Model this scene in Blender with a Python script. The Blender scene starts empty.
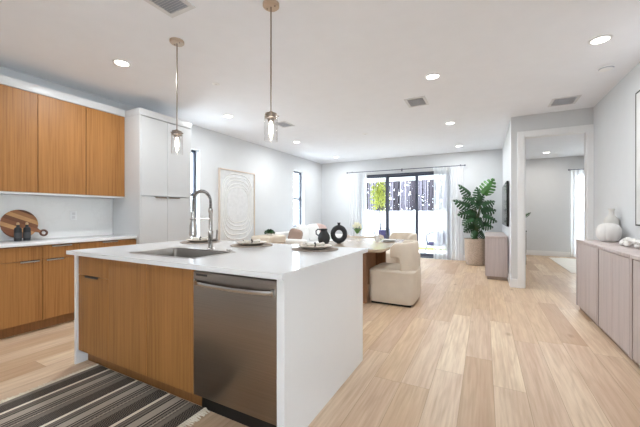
import bpy, bmesh, math, random
from mathutils import Vector, Matrix
random.seed(7)
PI = math.pi
SC = bpy.context.scene
COL = SC.collection

# ---------------------------------------------------------------- camera, world, exposure
cam_d = bpy.data.cameras.new('camera')
cam = bpy.data.objects.new('camera', cam_d)
COL.objects.link(cam)
cam_d.sensor_fit = 'HORIZONTAL'
cam_d.sensor_width = 36.0
cam_d.lens = 36.0 * 312.3 / 640.0
cam_d.clip_start = 0.05
cam_d.clip_end = 200
cam.location = (0, 0, 1.209)
cam.rotation_euler = (PI / 2, 0, 0.485)
SC.camera = cam

world = bpy.data.worlds.new('sky')
SC.world = world
world.use_nodes = True
bg = world.node_tree.nodes['Background']
bg.inputs['Color'].default_value = (0.80, 0.92, 1.0, 1)
bg.inputs['Strength'].default_value = 9.0

SC.view_settings.view_transform = 'Standard'
SC.view_settings.look = 'None'
SC.view_settings.gamma = 1.0
SC.view_settings.use_curve_mapping = False
SC.view_settings.exposure = 0.66
DOWNLIGHT_W = 9.0

# ---------------------------------------------------------------- material helpers
def lin(r, g, b):
    def f(c):
        c /= 255.0
        return c / 12.92 if c <= 0.04045 else ((c + 0.055) / 1.055) ** 2.4
    return (f(r), f(g), f(b), 1)

class NT:
    def __init__(s, name):
        s.m = bpy.data.materials.new(name)
        s.m.use_nodes = True
        s.t = s.m.node_tree
        s.n = s.t.nodes
        s.p = s.n['Principled BSDF']
        s.out = s.n['Material Output']
    def add(s, typ, **kw):
        nd = s.n.new(typ)
        for k, v in kw.items():
            setattr(nd, k, v)
        return nd
    def link(s, a, b):
        s.t.links.new(a, b)
    def math(s, op, a, b=None, clamp=False):
        nd = s.n.new('ShaderNodeMath')
        nd.operation = op
        nd.use_clamp = clamp
        for i, v in enumerate((a, b)):
            if v is None:
                continue
            if isinstance(v, (int, float)):
                nd.inputs[i].default_value = v
            else:
                s.link(v, nd.inputs[i])
        return nd.outputs[0]
    def mix(s, fac, a, b, typ='MIX'):
        nd = s.n.new('ShaderNodeMix')
        nd.data_type = 'RGBA'
        nd.blend_type = typ
        for i, v in ((0, fac), (6, a), (7, b)):
            if isinstance(v, (int, float)):
                nd.inputs[i].default_value = v
            elif isinstance(v, tuple):
                nd.inputs[i].default_value = v
            else:
                s.link(v, nd.inputs[i])
        return nd.outputs[2]
    def coords(s, scale=(1, 1, 1)):
        tc = s.n.new('ShaderNodeTexCoord')
        mp = s.n.new('ShaderNodeMapping')
        mp.inputs['Scale'].default_value = scale
        s.link(tc.outputs['Object'], mp.inputs['Vector'])
        return mp.outputs[0]
    def noise(s, vec, scale=5, detail=3, rough=0.5):
        nd = s.n.new('ShaderNodeTexNoise')
        nd.inputs['Scale'].default_value = scale
        nd.inputs['Detail'].default_value = detail
        nd.inputs['Roughness'].default_value = rough
        s.link(vec, nd.inputs['Vector'])
        return nd.outputs[0]
    def ramp(s, fac, stops, interp='LINEAR'):
        nd = s.n.new('ShaderNodeValToRGB')
        nd.color_ramp.interpolation = interp
        e = nd.color_ramp.elements
        while len(e) < len(stops):
            e.new(0.5)
        for i, (p, c) in enumerate(stops):
            e[i].position = p
            e[i].color = c
        s.link(fac, nd.inputs[0])
        return nd.outputs[0]
    def bump(s, h, strength=0.2, dist=0.002):
        nd = s.n.new('ShaderNodeBump')
        nd.inputs['Strength'].default_value = strength
        nd.inputs['Distance'].default_value = dist
        s.link(h, nd.inputs['Height'])
        s.link(nd.outputs[0], s.p.inputs['Normal'])
    def base(s, c):
        if isinstance(c, tuple):
            s.p.inputs['Base Color'].default_value = c
        else:
            s.link(c, s.p.inputs['Base Color'])
    def set(s, rough=0.5, metal=0.0, spec=0.5):
        s.p.inputs['Roughness'].default_value = rough
        s.p.inputs['Metallic'].default_value = metal
        s.p.inputs['Specular IOR Level'].default_value = spec

def scale_c(c, k):
    return (c[0] * k, c[1] * k, c[2] * k, 1)

def plain(name, rgb, rough=0.5, metal=0.0, spec=0.5, var=0.04, nscale=6, bump=0.0, bscale=200):
    m = NT(name)
    c = lin(*rgb)
    v = m.coords()
    n = m.noise(v, nscale, 3)
    m.base(m.ramp(n, [(0.3, scale_c(c, 1 - var)), (0.7, scale_c(c, 1 + var))]))
    m.set(rough, metal, spec)
    if bump:
        m.bump(m.noise(v, bscale, 2), bump, 0.003)
    return m.m

def wood(name, rgb, contrast=0.22, scale=(55, 55, 1.6), rough=0.45, spec=0.35, tint=None):
    m = NT(name)
    c = lin(*rgb)
    v = m.coords(scale)
    n1 = m.noise(v, 1.0, 4, 0.6)
    v2 = m.coords((scale[0] * .12, scale[1] * .12, scale[2] * .25))
    n2 = m.noise(v2, 1.0, 2)
    f = m.math('ADD', m.math('MULTIPLY', n1, 0.7), m.math('MULTIPLY', n2, 0.3))
    dark = scale_c(c, 1 - contrast)
    if tint:
        dark = (dark[0] * tint[0], dark[1] * tint[1], dark[2] * tint[2], 1)
    m.base(m.ramp(f, [(0.36, dark), (0.5, c), (0.66, scale_c(c, 1 + contrast * .7))]))
    m.set(rough, 0, spec)
    m.bump(n1, 0.12, 0.001)
    return m.m

def emit(name, rgb, strength):
    m = NT(name)
    m.base(lin(*rgb))
    m.p.inputs['Emission Color'].default_value = lin(*rgb)
    m.p.inputs['Emission Strength'].default_value = strength
    return m.m

def glass(name, tint=(1, 1, 1, 1), gloss=0.06, edge=0.25):
    m = NT(name)
    tr = m.add('ShaderNodeBsdfTransparent')
    tr.inputs[0].default_value = tint
    gl = m.add('ShaderNodeBsdfGlossy')
    gl.inputs['Roughness'].default_value = 0.02
    lw = m.add('ShaderNodeLayerWeight')
    lw.inputs[0].default_value = 0.25
    f = m.math('ADD', m.math('MULTIPLY', lw.outputs['Facing'], edge), gloss * 0.3)
    mx = m.add('ShaderNodeMixShader')
    m.link(f, mx.inputs[0])
    m.link(tr.outputs[0], mx.inputs[1])
    m.link(gl.outputs[0], mx.inputs[2])
    m.link(mx.outputs[0], m.out.inputs[0])
    return m.m

def sheer(name, rgb, alpha, tlu=0.6):
    m = NT(name)
    tr = m.add('ShaderNodeBsdfTransparent')
    df = m.add('ShaderNodeBsdfDiffuse')
    tl = m.add('ShaderNodeBsdfTranslucent')
    df.inputs[0].default_value = lin(*rgb)
    tl.inputs[0].default_value = lin(*rgb)
    m1 = m.add('ShaderNodeMixShader')
    m1.inputs[0].default_value = tlu
    m.link(df.outputs[0], m1.inputs[1])
    m.link(tl.outputs[0], m1.inputs[2])
    m2 = m.add('ShaderNodeMixShader')
    m2.inputs[0].default_value = alpha
    m.link(tr.outputs[0], m2.inputs[1])
    m.link(m1.outputs[0], m2.inputs[2])
    m.link(m2.outputs[0], m.out.inputs[0])
    return m.m

def floor_mat():
    m = NT('oak_plank_floor')
    tc = m.add('ShaderNodeTexCoord')
    sx = m.add('ShaderNodeSeparateXYZ')
    m.link(tc.outputs['Object'], sx.inputs[0])
    X, Y = sx.outputs[0], sx.outputs[1]
    W, L = 0.195, 1.5
    u = m.math('DIVIDE', m.math('ADD', X, 20.03), W)
    row = m.math('FLOOR', u)
    off = m.math('MULTIPLY', m.math('FRACT', m.math('MULTIPLY', m.math('SINE', m.math('MULTIPLY', row, 12.9898)), 437.5453)), 7.3)
    v = m.math('ADD', m.math('DIVIDE', Y, L), m.math('ADD', off, 40))
    cell = m.math('FLOOR', v)
    rnd = m.math('FRACT', m.math('MULTIPLY', m.math('SINE', m.math('ADD', m.math('MULTIPLY', row, 78.233), m.math('MULTIPLY', cell, 37.719))), 438.5453))
    # joints
    fu = m.math('FRACT', u); fv = m.math('FRACT', v)
    du = m.math('MINIMUM', fu, m.math('SUBTRACT', 1.0, fu))
    dv = m.math('MINIMUM', fv, m.math('SUBTRACT', 1.0, fv))
    ju = m.math('LESS_THAN', m.math('MULTIPLY', du, W), 0.0016)
    jv = m.math('LESS_THAN', m.math('MULTIPLY', dv, L), 0.0018)
    joint = m.math('MAXIMUM', ju, jv)
    # grain, stretched along Y and shifted per plank
    gx = m.math('ADD', m.math('MULTIPLY', X, 38), m.math('MULTIPLY', rnd, 91))
    gy = m.math('MULTIPLY', Y, 1.5)
    cg = m.add('ShaderNodeCombineXYZ')
    m.link(gx, cg.inputs[0]); m.link(gy, cg.inputs[1]); m.link(rnd, cg.inputs[2])
    g1 = m.noise(cg.outputs[0], 1.6, 5, 0.62)
    cg2 = m.add('ShaderNodeCombineXYZ')
    m.link(m.math('ADD', m.math('MULTIPLY', X, 6), m.math('MULTIPLY', rnd, 37)), cg2.inputs[0])
    m.link(m.math('MULTIPLY', Y, .55), cg2.inputs[1])
    g2n = m.noise(cg2.outputs[0], 1.0, 2)
    rings = m.math('SINE', m.math('MULTIPLY', g2n, 44))
    c_l, c_m, c_d = lin(238, 219, 196), lin(226, 203, 177), lin(168, 134, 100)
    tone = m.ramp(rnd, [(0.0, lin(194, 162, 132)), (0.3, lin(222, 196, 163)), (0.6, lin(212, 185, 160)), (1.0, lin(236, 216, 188))])
    c = m.mix(m.math('MULTIPLY', m.ramp(g1, [(0.40, (0, 0, 0, 1)), (0.68, (1, 1, 1, 1))]), 0.40), tone, c_d)
    c = m.mix(m.math('MULTIPLY', m.ramp(rings, [(0.2, (0, 0, 0, 1)), (1.0, (1, 1, 1, 1))]), 0.2), c, c_d)
    c = m.mix(m.math('MULTIPLY', m.ramp(m.noise(cg2.outputs[0], 1.7, 3, .6), [(0.44, (0, 0, 0, 1)), (0.66, (1, 1, 1, 1))]), 0.38), c, lin(186, 146, 118))
    # knots
    kn = m.add('ShaderNodeTexVoronoi')
    kn.inputs['Scale'].default_value = 1.6
    ck = m.add('ShaderNodeCombineXYZ')
    m.link(m.math('MULTIPLY', X, 2.2), ck.inputs[0]); m.link(Y, ck.inputs[1])
    m.link(ck.outputs[0], kn.inputs['Vector'])
    kf = m.ramp(kn.outputs['Distance'], [(0.03, (1, 1, 1, 1)), (0.12, (0, 0, 0, 1))])
    c = m.mix(m.math('MULTIPLY', kf, 0.6), c, lin(150, 112, 76))
    c = m.mix(m.math('MULTIPLY', joint, 0.6), c, lin(150, 118, 84))
    m.base(c)
    m.set(0.42, 0, 0.4)
    m.bump(m.math('SUBTRACT', m.math('MULTIPLY', g1, 0.3), joint), 0.15, 0.001)
    return m.m

def rug_mat():
    m = NT('striped_woven_wool')
    tc = m.add('ShaderNodeTexCoord')
    sx = m.add('ShaderNodeSeparateXYZ')
    m.link(tc.outputs['Object'], sx.inputs[0])
    X, Y = sx.outputs[0], sx.outputs[1]
    u = m.math('FRACT', m.math('ADD', m.math('DIVIDE', X, 0.35), 4.0))
    K, D, G, C = lin(62, 58, 56), lin(106, 99, 92), lin(190, 180, 166), lin(248, 240, 224)
    M = lin(142, 134, 125)
    st = [(0.0, M), (0.10, K), (0.37, C), (0.44, K), (0.46, M), (0.50, D), (0.53, M), (0.57, K), (0.60, G),
          (0.76, K), (0.79, G), (0.82, K), (0.85, M), (0.90, K), (0.93, G), (0.97, D)]
    base = m.ramp(u, st, 'CONSTANT')
    # zigzag weave in the dark bands
    zz = m.math('PINGPONG', m.math('MULTIPLY', Y, 1.0), 0.012)
    z = m.math('FRACT', m.math('MULTIPLY', m.math('ADD', X, zz), 62))
    zmask = m.math('MULTIPLY', m.math('GREATER_THAN', z, 0.62),
                   m.math('ADD', m.math('MULTIPLY', m.math('GREATER_THAN', u, 0.10), m.math('LESS_THAN', u, 0.36)), m.math('GREATER_THAN', u, 0.85)))
    c = m.mix(m.math('MULTIPLY', zmask, 0.75), base, lin(150, 140, 128))
    rib = m.math('SINE', m.math('MULTIPLY', Y, 900))
    c = m.mix(m.math('MULTIPLY', m.math('GREATER_THAN', rib, 0.3), 0.18), c, lin(60, 56, 52))
    m.base(c)
    m.set(0.95, 0, 0.1)
    m.bump(m.math('ADD', m.math('MULTIPLY', rib, .5), z), 0.4, 0.003)
    return m.m

def lens_mat():
    return emit('lamp_lens', (255, 250, 240), 9.0)

def brushed(name, rgb, rough=0.3):
    m = NT(name)
    c = lin(*rgb)
    v = m.coords((1.5, 1.5, 260))
    n = m.noise(v, 1.0, 3)
    m.base(m.ramp(n, [(0.3, scale_c(c, .93)), (0.7, scale_c(c, 1.07))]))
    m.set(rough, 1.0)
    m.bump(n, 0.05, 0.0005)
    return m.m

def marble(name, rgb, rough=0.2, amt=0.1):
    m = NT(name)
    c = lin(*rgb)
    v = m.coords()
    n = m.noise(v, 2.2, 6, 0.6)
    a = m.math('ABSOLUTE', m.math('SUBTRACT', n, 0.5))
    m.base(m.mix(m.math('MULTIPLY', m.ramp(a, [(0.0, (1, 1, 1, 1)), (0.03, (0, 0, 0, 1))]), amt), c, lin(190, 186, 182)))
    m.set(rough, 0, 0.5)
    return m.m

M = dict(
    wall=plain('painted_wall', (217, 219, 221), 0.85, var=0.01, bump=0.03),
    ceil=plain('painted_ceiling', (244, 246, 251), 0.9, var=0.01),
    trim=plain('white_gloss_trim', (242, 243, 244), 0.4, var=0.01),
    floor=floor_mat(),
    oak=wood('amber_oak_veneer', (160, 111, 61), 0.25, (75, 75, 1.6), tint=(1, .93, .85)),
    oak_edge=wood('oak_toe_kick', (140, 94, 54), 0.2),
    white_lam=plain('white_laminate', (203, 204, 205), 0.32, var=0.008),
    quartz=marble('white_quartz', (234, 234, 235), 0.12, 0.015),
    splash=marble('pale_marble_splash', (236, 236, 235), 0.25, 0.07),
    steel=brushed('brushed_steel', (150, 139, 130), 0.3),
    steel_l=brushed('bright_steel', (205, 203, 200), 0.22),
    sinksteel=plain('sink_steel', (150, 146, 142), 0.34, 1.0),
    handle_steel=plain('handle_steel', (178, 174, 170), 0.25, 1.0),
    nickel=plain('satin_nickel', (158, 146, 136), 0.32, 1.0),
    champagne=plain('champagne_nickel', (200, 184, 168), 0.32, 1.0),
    faucet=plain('faucet_nickel', (188, 184, 180), 0.25, 1.0),
    black=plain('black_plastic', (18, 18, 19), 0.5),
    screen=plain('tv_screen', (14, 15, 17), 0.12),
    alu=plain('dark_bronze_frame', (70, 76, 92), 0.4),
    glass=glass('window_glass'),
    lampglass=glass('clear_lamp_glass', gloss=0.15, edge=0.38),
    lens=lens_mat(),
    bulb=emit('lit_bulb', (255, 244, 225), 16.0),
    rug=rug_mat(),
    fringe=plain('cotton_fringe', (232, 222, 204), 0.95),
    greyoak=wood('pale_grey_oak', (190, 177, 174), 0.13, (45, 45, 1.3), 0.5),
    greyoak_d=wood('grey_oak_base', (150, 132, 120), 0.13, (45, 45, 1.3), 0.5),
    tableoak=wood('oiled_oak_table', (190, 172, 150), 0.06, (3, 40, 40), 0.16, 0.8),
    tablebase=wood('walnut_table_base', (146, 108, 78), 0.2, (40, 40, 1.5), 0.45),
    boucle=plain('cream_boucle', (222, 210, 194), 0.95, bump=0.5, bscale=160, spec=0.15),
    linen=plain('white_linen', (240, 239, 237), 0.95, bump=0.2, bscale=180, spec=0.15),
    sand=plain('sand_fabric', (200, 186, 172), 0.95, bump=0.3, bscale=180, spec=0.15),
    taupe=plain('taupe_fabric', (168, 144, 132), 0.95, bump=0.3, bscale=180, spec=0.15),
    blush=plain('blush_fabric', (206, 180, 172), 0.95, bump=0.3, bscale=180, spec=0.15),
    blackcer=plain('matte_black_ceramic', (34, 36, 40), 0.55, bump=0.1),
    whitecer=plain('matte_white_ceramic', (232, 230, 227), 0.65, bump=0.06, bscale=60),
    greycer=plain('pale_grey_ceramic', (214, 212, 208), 0.7),
    woven=plain('woven_seagrass', (158, 145, 134), 0.9, bump=0.6, bscale=220, var=0.2, nscale=60),
    basket=plain('basket_weave', (192, 174, 158), 0.9, bump=0.7, bscale=110, var=0.22, nscale=50),
    plate=plain('stoneware_plate', (212, 202, 190), 0.4, var=0.05),
    napkin=plain('napkin_cloth', (238, 234, 226), 0.9),
    ring=plain('dark_napkin_ring', (52, 44, 40), 0.4),
    leaf=plain('monstera_leaf', (40, 78, 42), 0.4, var=0.35, nscale=9),
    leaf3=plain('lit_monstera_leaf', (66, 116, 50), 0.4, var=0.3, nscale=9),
    leaf2=plain('fresh_leaf', (92, 140, 66), 0.5, var=0.35, nscale=12),
    stem=plain('green_stem', (70, 84, 44), 0.6, var=0.2),
    soil=plain('dark_soil', (52, 42, 34), 1.0, var=0.3, nscale=80),
    sheer=sheer('sheer_curtain', (250, 250, 252), 0.7),
    sheer2=sheer('sheer_curtain_light', (255, 255, 255), 0.5, 0.85),
    framewood=wood('pale_ash_frame', (222, 206, 192), 0.1, (40, 40, 3), 0.5),
    canvas=plain('plaster_canvas', (218, 219, 220), 0.95, var=0.05, nscale=14, bump=0.6, bscale=26),
    relief=plain('white_plaster_relief', (238, 238, 236), 0.9, bump=0.3, bscale=90),
    artgrey=plain('abstract_print', (222, 222, 222), 0.6, var=0.12, nscale=3),
    fence=plain('white_vinyl_fence', (244, 245, 250), 0.5, var=0.01),
    patio=plain('pale_concrete', (232, 231, 230), 0.85, var=0.06),
    grass=plain('sunny_grass', (126, 132, 66), 0.95, var=0.3, nscale=8),
    bark=plain('grey_bark', (58, 52, 60), 0.9, var=0.3, nscale=20),
    bark2=plain('pale_bark', (140, 134, 146), 0.9, var=0.25, nscale=20),
    hedge=plain('dark_hedge_leaf', (70, 66, 72), 0.8, var=0.4, nscale=4),
    yellowleaf=plain('yellow_green_leaf', (162, 168, 56), 0.6, var=0.25, nscale=10),
    rope=plain('slate_rope', (70, 70, 96), 0.7),
    purple=plain('indigo_cushion', (72, 66, 104), 0.9),
    vent=plain('vent_white', (222, 222, 224), 0.5),
    ventdark=plain('vent_duct', (180, 184, 194), 0.8),
    ventgrey=plain('vent_slat_grey', (214, 216, 222), 0.5),
    cream=plain('cream_rug', (240, 236, 228), 0.95, bump=0.3),
    petal=plain('white_yellow_petal', (236, 232, 206), 0.7, var=0.1),
    label=plain('smoky_label', (70, 70, 72), 0.6),
    darkwood=plain('dark_acacia', (92, 56, 40), 0.45),
    cork=plain('wood_stopper', (196, 160, 120), 0.6),
    dresser=wood('grey_brown_dresser', (120, 108, 98), 0.15),
    badge=plain('badge_dark', (58, 54, 52), 0.4),
)

def acacia_mat():
    m = NT('acacia_strips')
    tc = m.add('ShaderNodeTexCoord')
    mp = m.add('ShaderNodeMapping')
    mp.inputs['Rotation'].default_value = (0, 0, 0)
    m.link(tc.outputs['Object'], mp.inputs['Vector'])
    sx = m.add('ShaderNodeSeparateXYZ')
    m.link(mp.outputs[0], sx.inputs[0])
    d = m.math('ADD', m.math('MULTIPLY', sx.outputs[1], 0.42), m.math('MULTIPLY', sx.outputs[2], 0.9))
    cell = m.math('FLOOR', m.math('MULTIPLY', m.math('ADD', d, 3.0), 24))
    wn = m.add('ShaderNodeTexWhiteNoise')
    wn.noise_dimensions = '1D'
    m.link(cell, wn.inputs['W'])
    c = m.ramp(wn.outputs[0], [(0, lin(74, 42, 28)), (.3, lin(104, 60, 38)), (.6, lin(126, 76, 48)), (.8, lin(150, 94, 58)), (.86, lin(206, 152, 98)), (1, lin(214, 164, 110))])
    n = m.noise(m.coords((10, 10, 60)), 1.5, 3)
    c = m.mix(m.math('MULTIPLY', n, 0.35), c, lin(80, 46, 30))
    m.base(c)
    m.set(0.45)
    return m.m
M['acacia'] = acacia_mat()

# ---------------------------------------------------------------- mesh helpers
class MB:
    def __init__(s):
        s.bm = bmesh.new()
    def box(s, x0, y0, z0, x1, y1, z1, bev=0.0, seg=2, mat=None):
        bm = s.bm
        xs, ys, zs = sorted((x0, x1)), sorted((y0, y1)), sorted((z0, z1))
        vs = [bm.verts.new((x, y, z)) for x in xs for y in ys for z in zs]
        idx = [(0, 1, 3, 2), (4, 6, 7, 5), (0, 4, 5, 1), (2, 3, 7, 6), (0, 2, 6, 4), (1, 5, 7, 3)]
        fs = [bm.faces.new([vs[i] for i in q]) for q in idx]
        if bev > 0:
            ed = list({e for f in fs for e in f.edges})
            r = bmesh.ops.bevel(bm, geom=ed + vs, offset=bev, segments=seg, profile=0.5, affect='EDGES')
            if mat:
                allv = {v for f in r['faces'] for v in f.verts}
                for v in allv: v.co = mat @ v.co
        elif mat:
            for v in vs: v.co = mat @ v.co
        return s
    def cyl(s, p0, p1, r0, r1=None, seg=20, caps=True):
        if r1 is None: r1 = r0
        return s.tube([p0, p1], [r0, r1], seg, caps)
    def tube(s, pts, rad, seg=12, caps=True, closed=False):
        bm = s.bm
        pts = [Vector(p) for p in pts]
        if isinstance(rad, (int, float)): rad = [rad] * len(pts)
        rings = []
        n = len(pts)
        ref = None
        for i, p in enumerate(pts):
            if closed:
                t = (pts[(i + 1) % n] - pts[i - 1]).normalized()
            else:
                t = (pts[min(i + 1, n - 1)] - pts[max(i - 1, 0)]).normalized()
            if ref is None:
                ref = Vector((0, 0, 1)) if abs(t.z) < 0.9 else Vector((1, 0, 0))
            a = t.cross(ref)
            if a.length < 1e-5: a = t.orthogonal()
            a.normalize()
            b = t.cross(a).normalized()
            ref = a.cross(t).normalized() if True else ref
            rings.append([bm.verts.new(p + (a * math.cos(2 * PI * k / seg) + b * math.sin(2 * PI * k / seg)) * rad[i]) for k in range(seg)])
        m = n if closed else n - 1
        for i in range(m):
            A, B = rings[i], rings[(i + 1) % n]
            for k in range(seg):
                bm.faces.new((A[k], A[(k + 1) % seg], B[(k + 1) % seg], B[k]))
        if caps and not closed:
            bm.faces.new(rings[0]); bm.faces.new(rings[-1][::-1])
        return s
    def lathe(s, prof, c=(0, 0, 0), seg=32, fn=None, close_top=False, close_bot=False):
        """prof: [(r,z)...]; fn(angle,r,z)->r"""
        bm = s.bm
        rings = []
        for r, z in prof:
            ring = []
            for k in range(seg):
                a = 2 * PI * k / seg
                rr = fn(a, r, z) if fn else r
                ring.append(bm.verts.new((c[0] + rr * math.cos(a), c[1] + rr * math.sin(a), c[2] + z)))
            rings.append(ring)
        for A, B in zip(rings, rings[1:]):
            for k in range(seg):
                bm.faces.new((A[k], A[(k + 1) % seg], B[(k + 1) % seg], B[k]))
        if close_bot: bm.faces.new(rings[0][::-1])
        if close_top: bm.faces.new(rings[-1])
        return s
    def prism(s, pts, z0, z1):
        bm = s.bm
        a = [bm.verts.new((x, y, z0)) for x, y in pts]
        b = [bm.verts.new((x, y, z1)) for x, y in pts]
        n = len(pts)
        bm.faces.new(a[::-1]); bm.faces.new(b)
        for i in range(n):
            bm.faces.new((a[i], a[(i + 1) % n], b[(i + 1) % n], b[i]))
        return s
    def grid(s, fn, nu, nv, closed_u=False):
        bm = s.bm
        V = [[bm.verts.new(fn(i / nu, j / nv)) for j in range(nv + 1)] for i in range(nu if closed_u else nu + 1)]
        for i in range(nu):
            A, B = V[i], V[(i + 1) % len(V)]
            for j in range(nv):
                bm.faces.new((A[j], B[j], B[j + 1], A[j + 1]))
        return s
    def section(s, path, th, zb, zt, n=16, p=4.0):
        """sweep an upright rounded slab along a plan path; zb, zt callables of t"""
        bm = s.bm
        P = [Vector((x, y, 0)) for x, y in path]
        rings = []
        N = len(P)
        for i, q in enumerate(P):
            t = (P[min(i + 1, N - 1)] - P[max(i - 1, 0)]).normalized()
            nrm = Vector((-t.y, t.x, 0))
            u = i / (N - 1)
            b, a = zb(u), zt(u)
            ring = []
            for k in range(n):
                an = 2 * PI * (k + .5) / n
                cx, cz = math.cos(an), math.sin(an)
                cx = math.copysign(abs(cx) ** (2 / p), cx); cz = math.copysign(abs(cz) ** (2 / p), cz)
                ring.append(bm.verts.new(q + nrm * (cx * th / 2) + Vector((0, 0, (a + b) / 2 + cz * (a - b) / 2))))
            rings.append(ring)
        for A, B in zip(rings, rings[1:]):
            for k in range(n):
                bm.faces.new((A[k], A[(k + 1) % n], B[(k + 1) % n], B[k]))
        bm.faces.new(rings[0]); bm.faces.new(rings[-1][::-1])
        return s
    def xform(s, mat):
        for v in s.bm.verts: v.co = mat @ v.co
        return s
    def build(s, name, mat, parent=None, smooth=True, angle=35):
        bm = s.bm
        bmesh.ops.recalc_face_normals(bm, faces=bm.faces[:])
        me = bpy.data.meshes.new(name)
        if smooth:
            for f in bm.faces: f.smooth = True
            ca = math.cos(math.radians(angle))
            for e in bm.edges:
                if len(e.link_faces) == 2:
                    if e.link_faces[0].normal.dot(e.link_faces[1].normal) < ca: e.smooth = False
        bm.to_mesh(me); bm.free()
        me.materials.append(mat)
        o = bpy.data.objects.new(name, me)
        COL.objects.link(o)
        if parent: o.parent = parent
        return o

def box(*a, **k):
    return MB().box(*a, **k)

def tag(o, label=None, cat=None, group=None, kind=None):
    if label: o['label'] = label
    if cat: o['category'] = cat
    if group: o['group'] = group
    if kind: o['kind'] = kind
    return o

def thing(name, label, cat, loc=(0, 0, 0), rz=0.0, group=None):
    o = bpy.data.objects.new(name, None)
    o.empty_display_size = 0.1
    COL.objects.link(o)
    o.location = loc; o.rotation_euler = (0, 0, rz)
    return tag(o, label, cat, group)

def place(mb, name, mat, label, cat, loc=(0, 0, 0), rz=0, group=None, **k):
    o = mb.build(name, mat, None, **k)
    o.location = loc; o.rotation_euler = (0, 0, rz)
    return tag(o, label, cat, group)

def struct(name, mb, mat, label, cat='structure', parent=None, smooth=False):
    o = mb.build(name, mat, parent, smooth=smooth)
    if parent is None: tag(o, label, cat, kind='structure')
    return o

def copy_tree(o, parent=None):
    c = o.copy(); COL.objects.link(c)
    if parent: c.parent = parent
    for ch in list(o.children): copy_tree(ch, c)
    return c

def dup(o, label, loc, rz=None, group=None):
    c = copy_tree(o)
    c.location = loc
    if rz is not None: c.rotation_euler = (0, 0, rz)
    c['label'] = label
    if group: c['group'] = group
    return c

# ---------------------------------------------------------------- the room shell
XL, XR, YB, YD, ZC = -4.59, 1.43, 8.82, 6.0, 2.79
Y0 = -2.6
WT = 0.2
XT = 0.385          # face of the television wall
struct('floor', MB().box(XL, Y0, -0.1, XR, YB, 0).box(XT, YB, -0.1, 3.4, 10.9, 0).box(XR, YD, -.1, 3.4, YB, 0), M['floor'], 'pale oak plank floor running through the open living space', 'floor')
struct('ceiling', MB().box(XL - WT, Y0 - WT, ZC, XR + WT, YB + WT, ZC + 0.15).box(XT, YB + WT, ZC, 3.6, 11.1, ZC + .15).box(XR + WT, YD, ZC, 3.6, YB + WT, ZC + .15), M['ceil'], 'flat white painted ceiling', 'ceiling')

W1 = (3.40, 4.01, 0.72, 2.36)
W2 = (7.17, 7.73, 0.84, 2.39)
def wall_with_holes_x(x0, x1, y0, y1, z0, z1, holes):
    mb = MB(); y = y0
    for (a, b, c, d) in holes:
        mb.box(x0, y, z0, x1, a, z1)
        mb.box(x0, a, z0, x1, b, c) if c > z0 else None
        mb.box(x0, a, d, x1, b, z1)
        y = b
    mb.box(x0, y, z0, x1, y1, z1)
    return mb
def wall_with_holes_y(y0, y1, x0, x1, z0, z1, holes):
    mb = MB(); x = x0
    for (a, b, c, d) in holes:
        mb.box(x, y0, z0, a, y1, z1)
        if c > z0: mb.box(a, y0, z0, b, y1, c)
        mb.box(a, y0, d, b, y1, z1)
        x = b
    mb.box(x, y0, z0, x1, y1, z1)
    return mb
struct('wall_left', wall_with_holes_x(XL - WT, XL, Y0, YB + WT, 0, ZC, [W1, W2]), M['wall'], 'long white wall with two narrow windows and the leaning art', 'wall')
SL = (-3.35, -0.78, 0.0, 2.35)
struct('wall_back', wall_with_holes_y(YB, YB + WT, XL, XT, 0, ZC, [SL]), M['wall'], 'white end wall around the sliding patio door', 'wall')
RW = (-2.2, -0.7, 0.05, 2.2)
struct('wall_right', wall_with_holes_x(XR, XR + WT, Y0, YD, 0, ZC, [RW]), M['wall'], 'white wall behind the credenza', 'wall')
DO = (0.563, 1.36, 0.0, 2.445)
struct('wall_front', wall_with_holes_y(YD, YD + 0.12, XT, XR + WT, 0, ZC, [DO]), M['wall'], 'white wall holding the cased doorway to the bedroom', 'wall')
struct('wall_partition', MB().box(XT, YD + .12, 0, XT + .11, 10.9, ZC), M['wall'], 'white partition carrying the television', 'wall')
struct('wall_rear', MB().box(XL - WT, Y0 - WT, 0, XR + WT, Y0, ZC), M['wall'], 'white wall behind the viewer', 'wall')
BW = (2.25, 3.0, 0.12, 2.32)
struct('wall_bedroom_end', wall_with_holes_y(10.9, 11.1, XT, 3.6, 0, ZC, [BW]), M['wall'], 'pale end wall of the bedroom with its bright window', 'wall')
struct('wall_bedroom_side', MB().box(3.4, YD + .12, 0, 3.6, 10.9, ZC), M['wall'], 'bedroom side wall', 'wall')
struct('wall_bedroom_near', MB().box(XR + WT, YD, 0, 3.4, YD + .12, ZC), M['wall'], 'bedroom wall beside the doorway', 'wall')

# baseboards
def bb(name, x0, y0, x1, y1, label):
    struct(name, MB().box(x0, y0, 0, x1, y1, 0.14), M['trim'], label, 'baseboard')
bb('baseboard_left', XL, 3.33, XL + .015, YB, 'white baseboard along the window wall')
bb('baseboard_right', XR - .015, 1.52, XR, YD - .02, 'white baseboard behind the credenza')
struct('baseboard_back', MB().box(XL, YB - .015, 0, SL[0] - .02, YB, .14).box(SL[1] + .02, YB - .015, 0, XT, YB, .14), M['trim'], 'white baseboard beside the sliding door', 'baseboard')
struct('baseboard_partition', MB().box(XT - .015, YD - .0, 0, XT, YB - .015, .14).box(XT - .015, YD - .015, 0, 0.478, YD, .14), M['trim'], 'white baseboard under the television wall', 'baseboard')
bb('baseboard_bedroom', XT + .11, 10.885, 3.4, 10.9, 'white baseboard at the bedroom end wall')
bb('baseboard_bedroom_side', XT + .11, 6.2, XT + .125, 10.885, 'white baseboard inside the bedroom')

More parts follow.
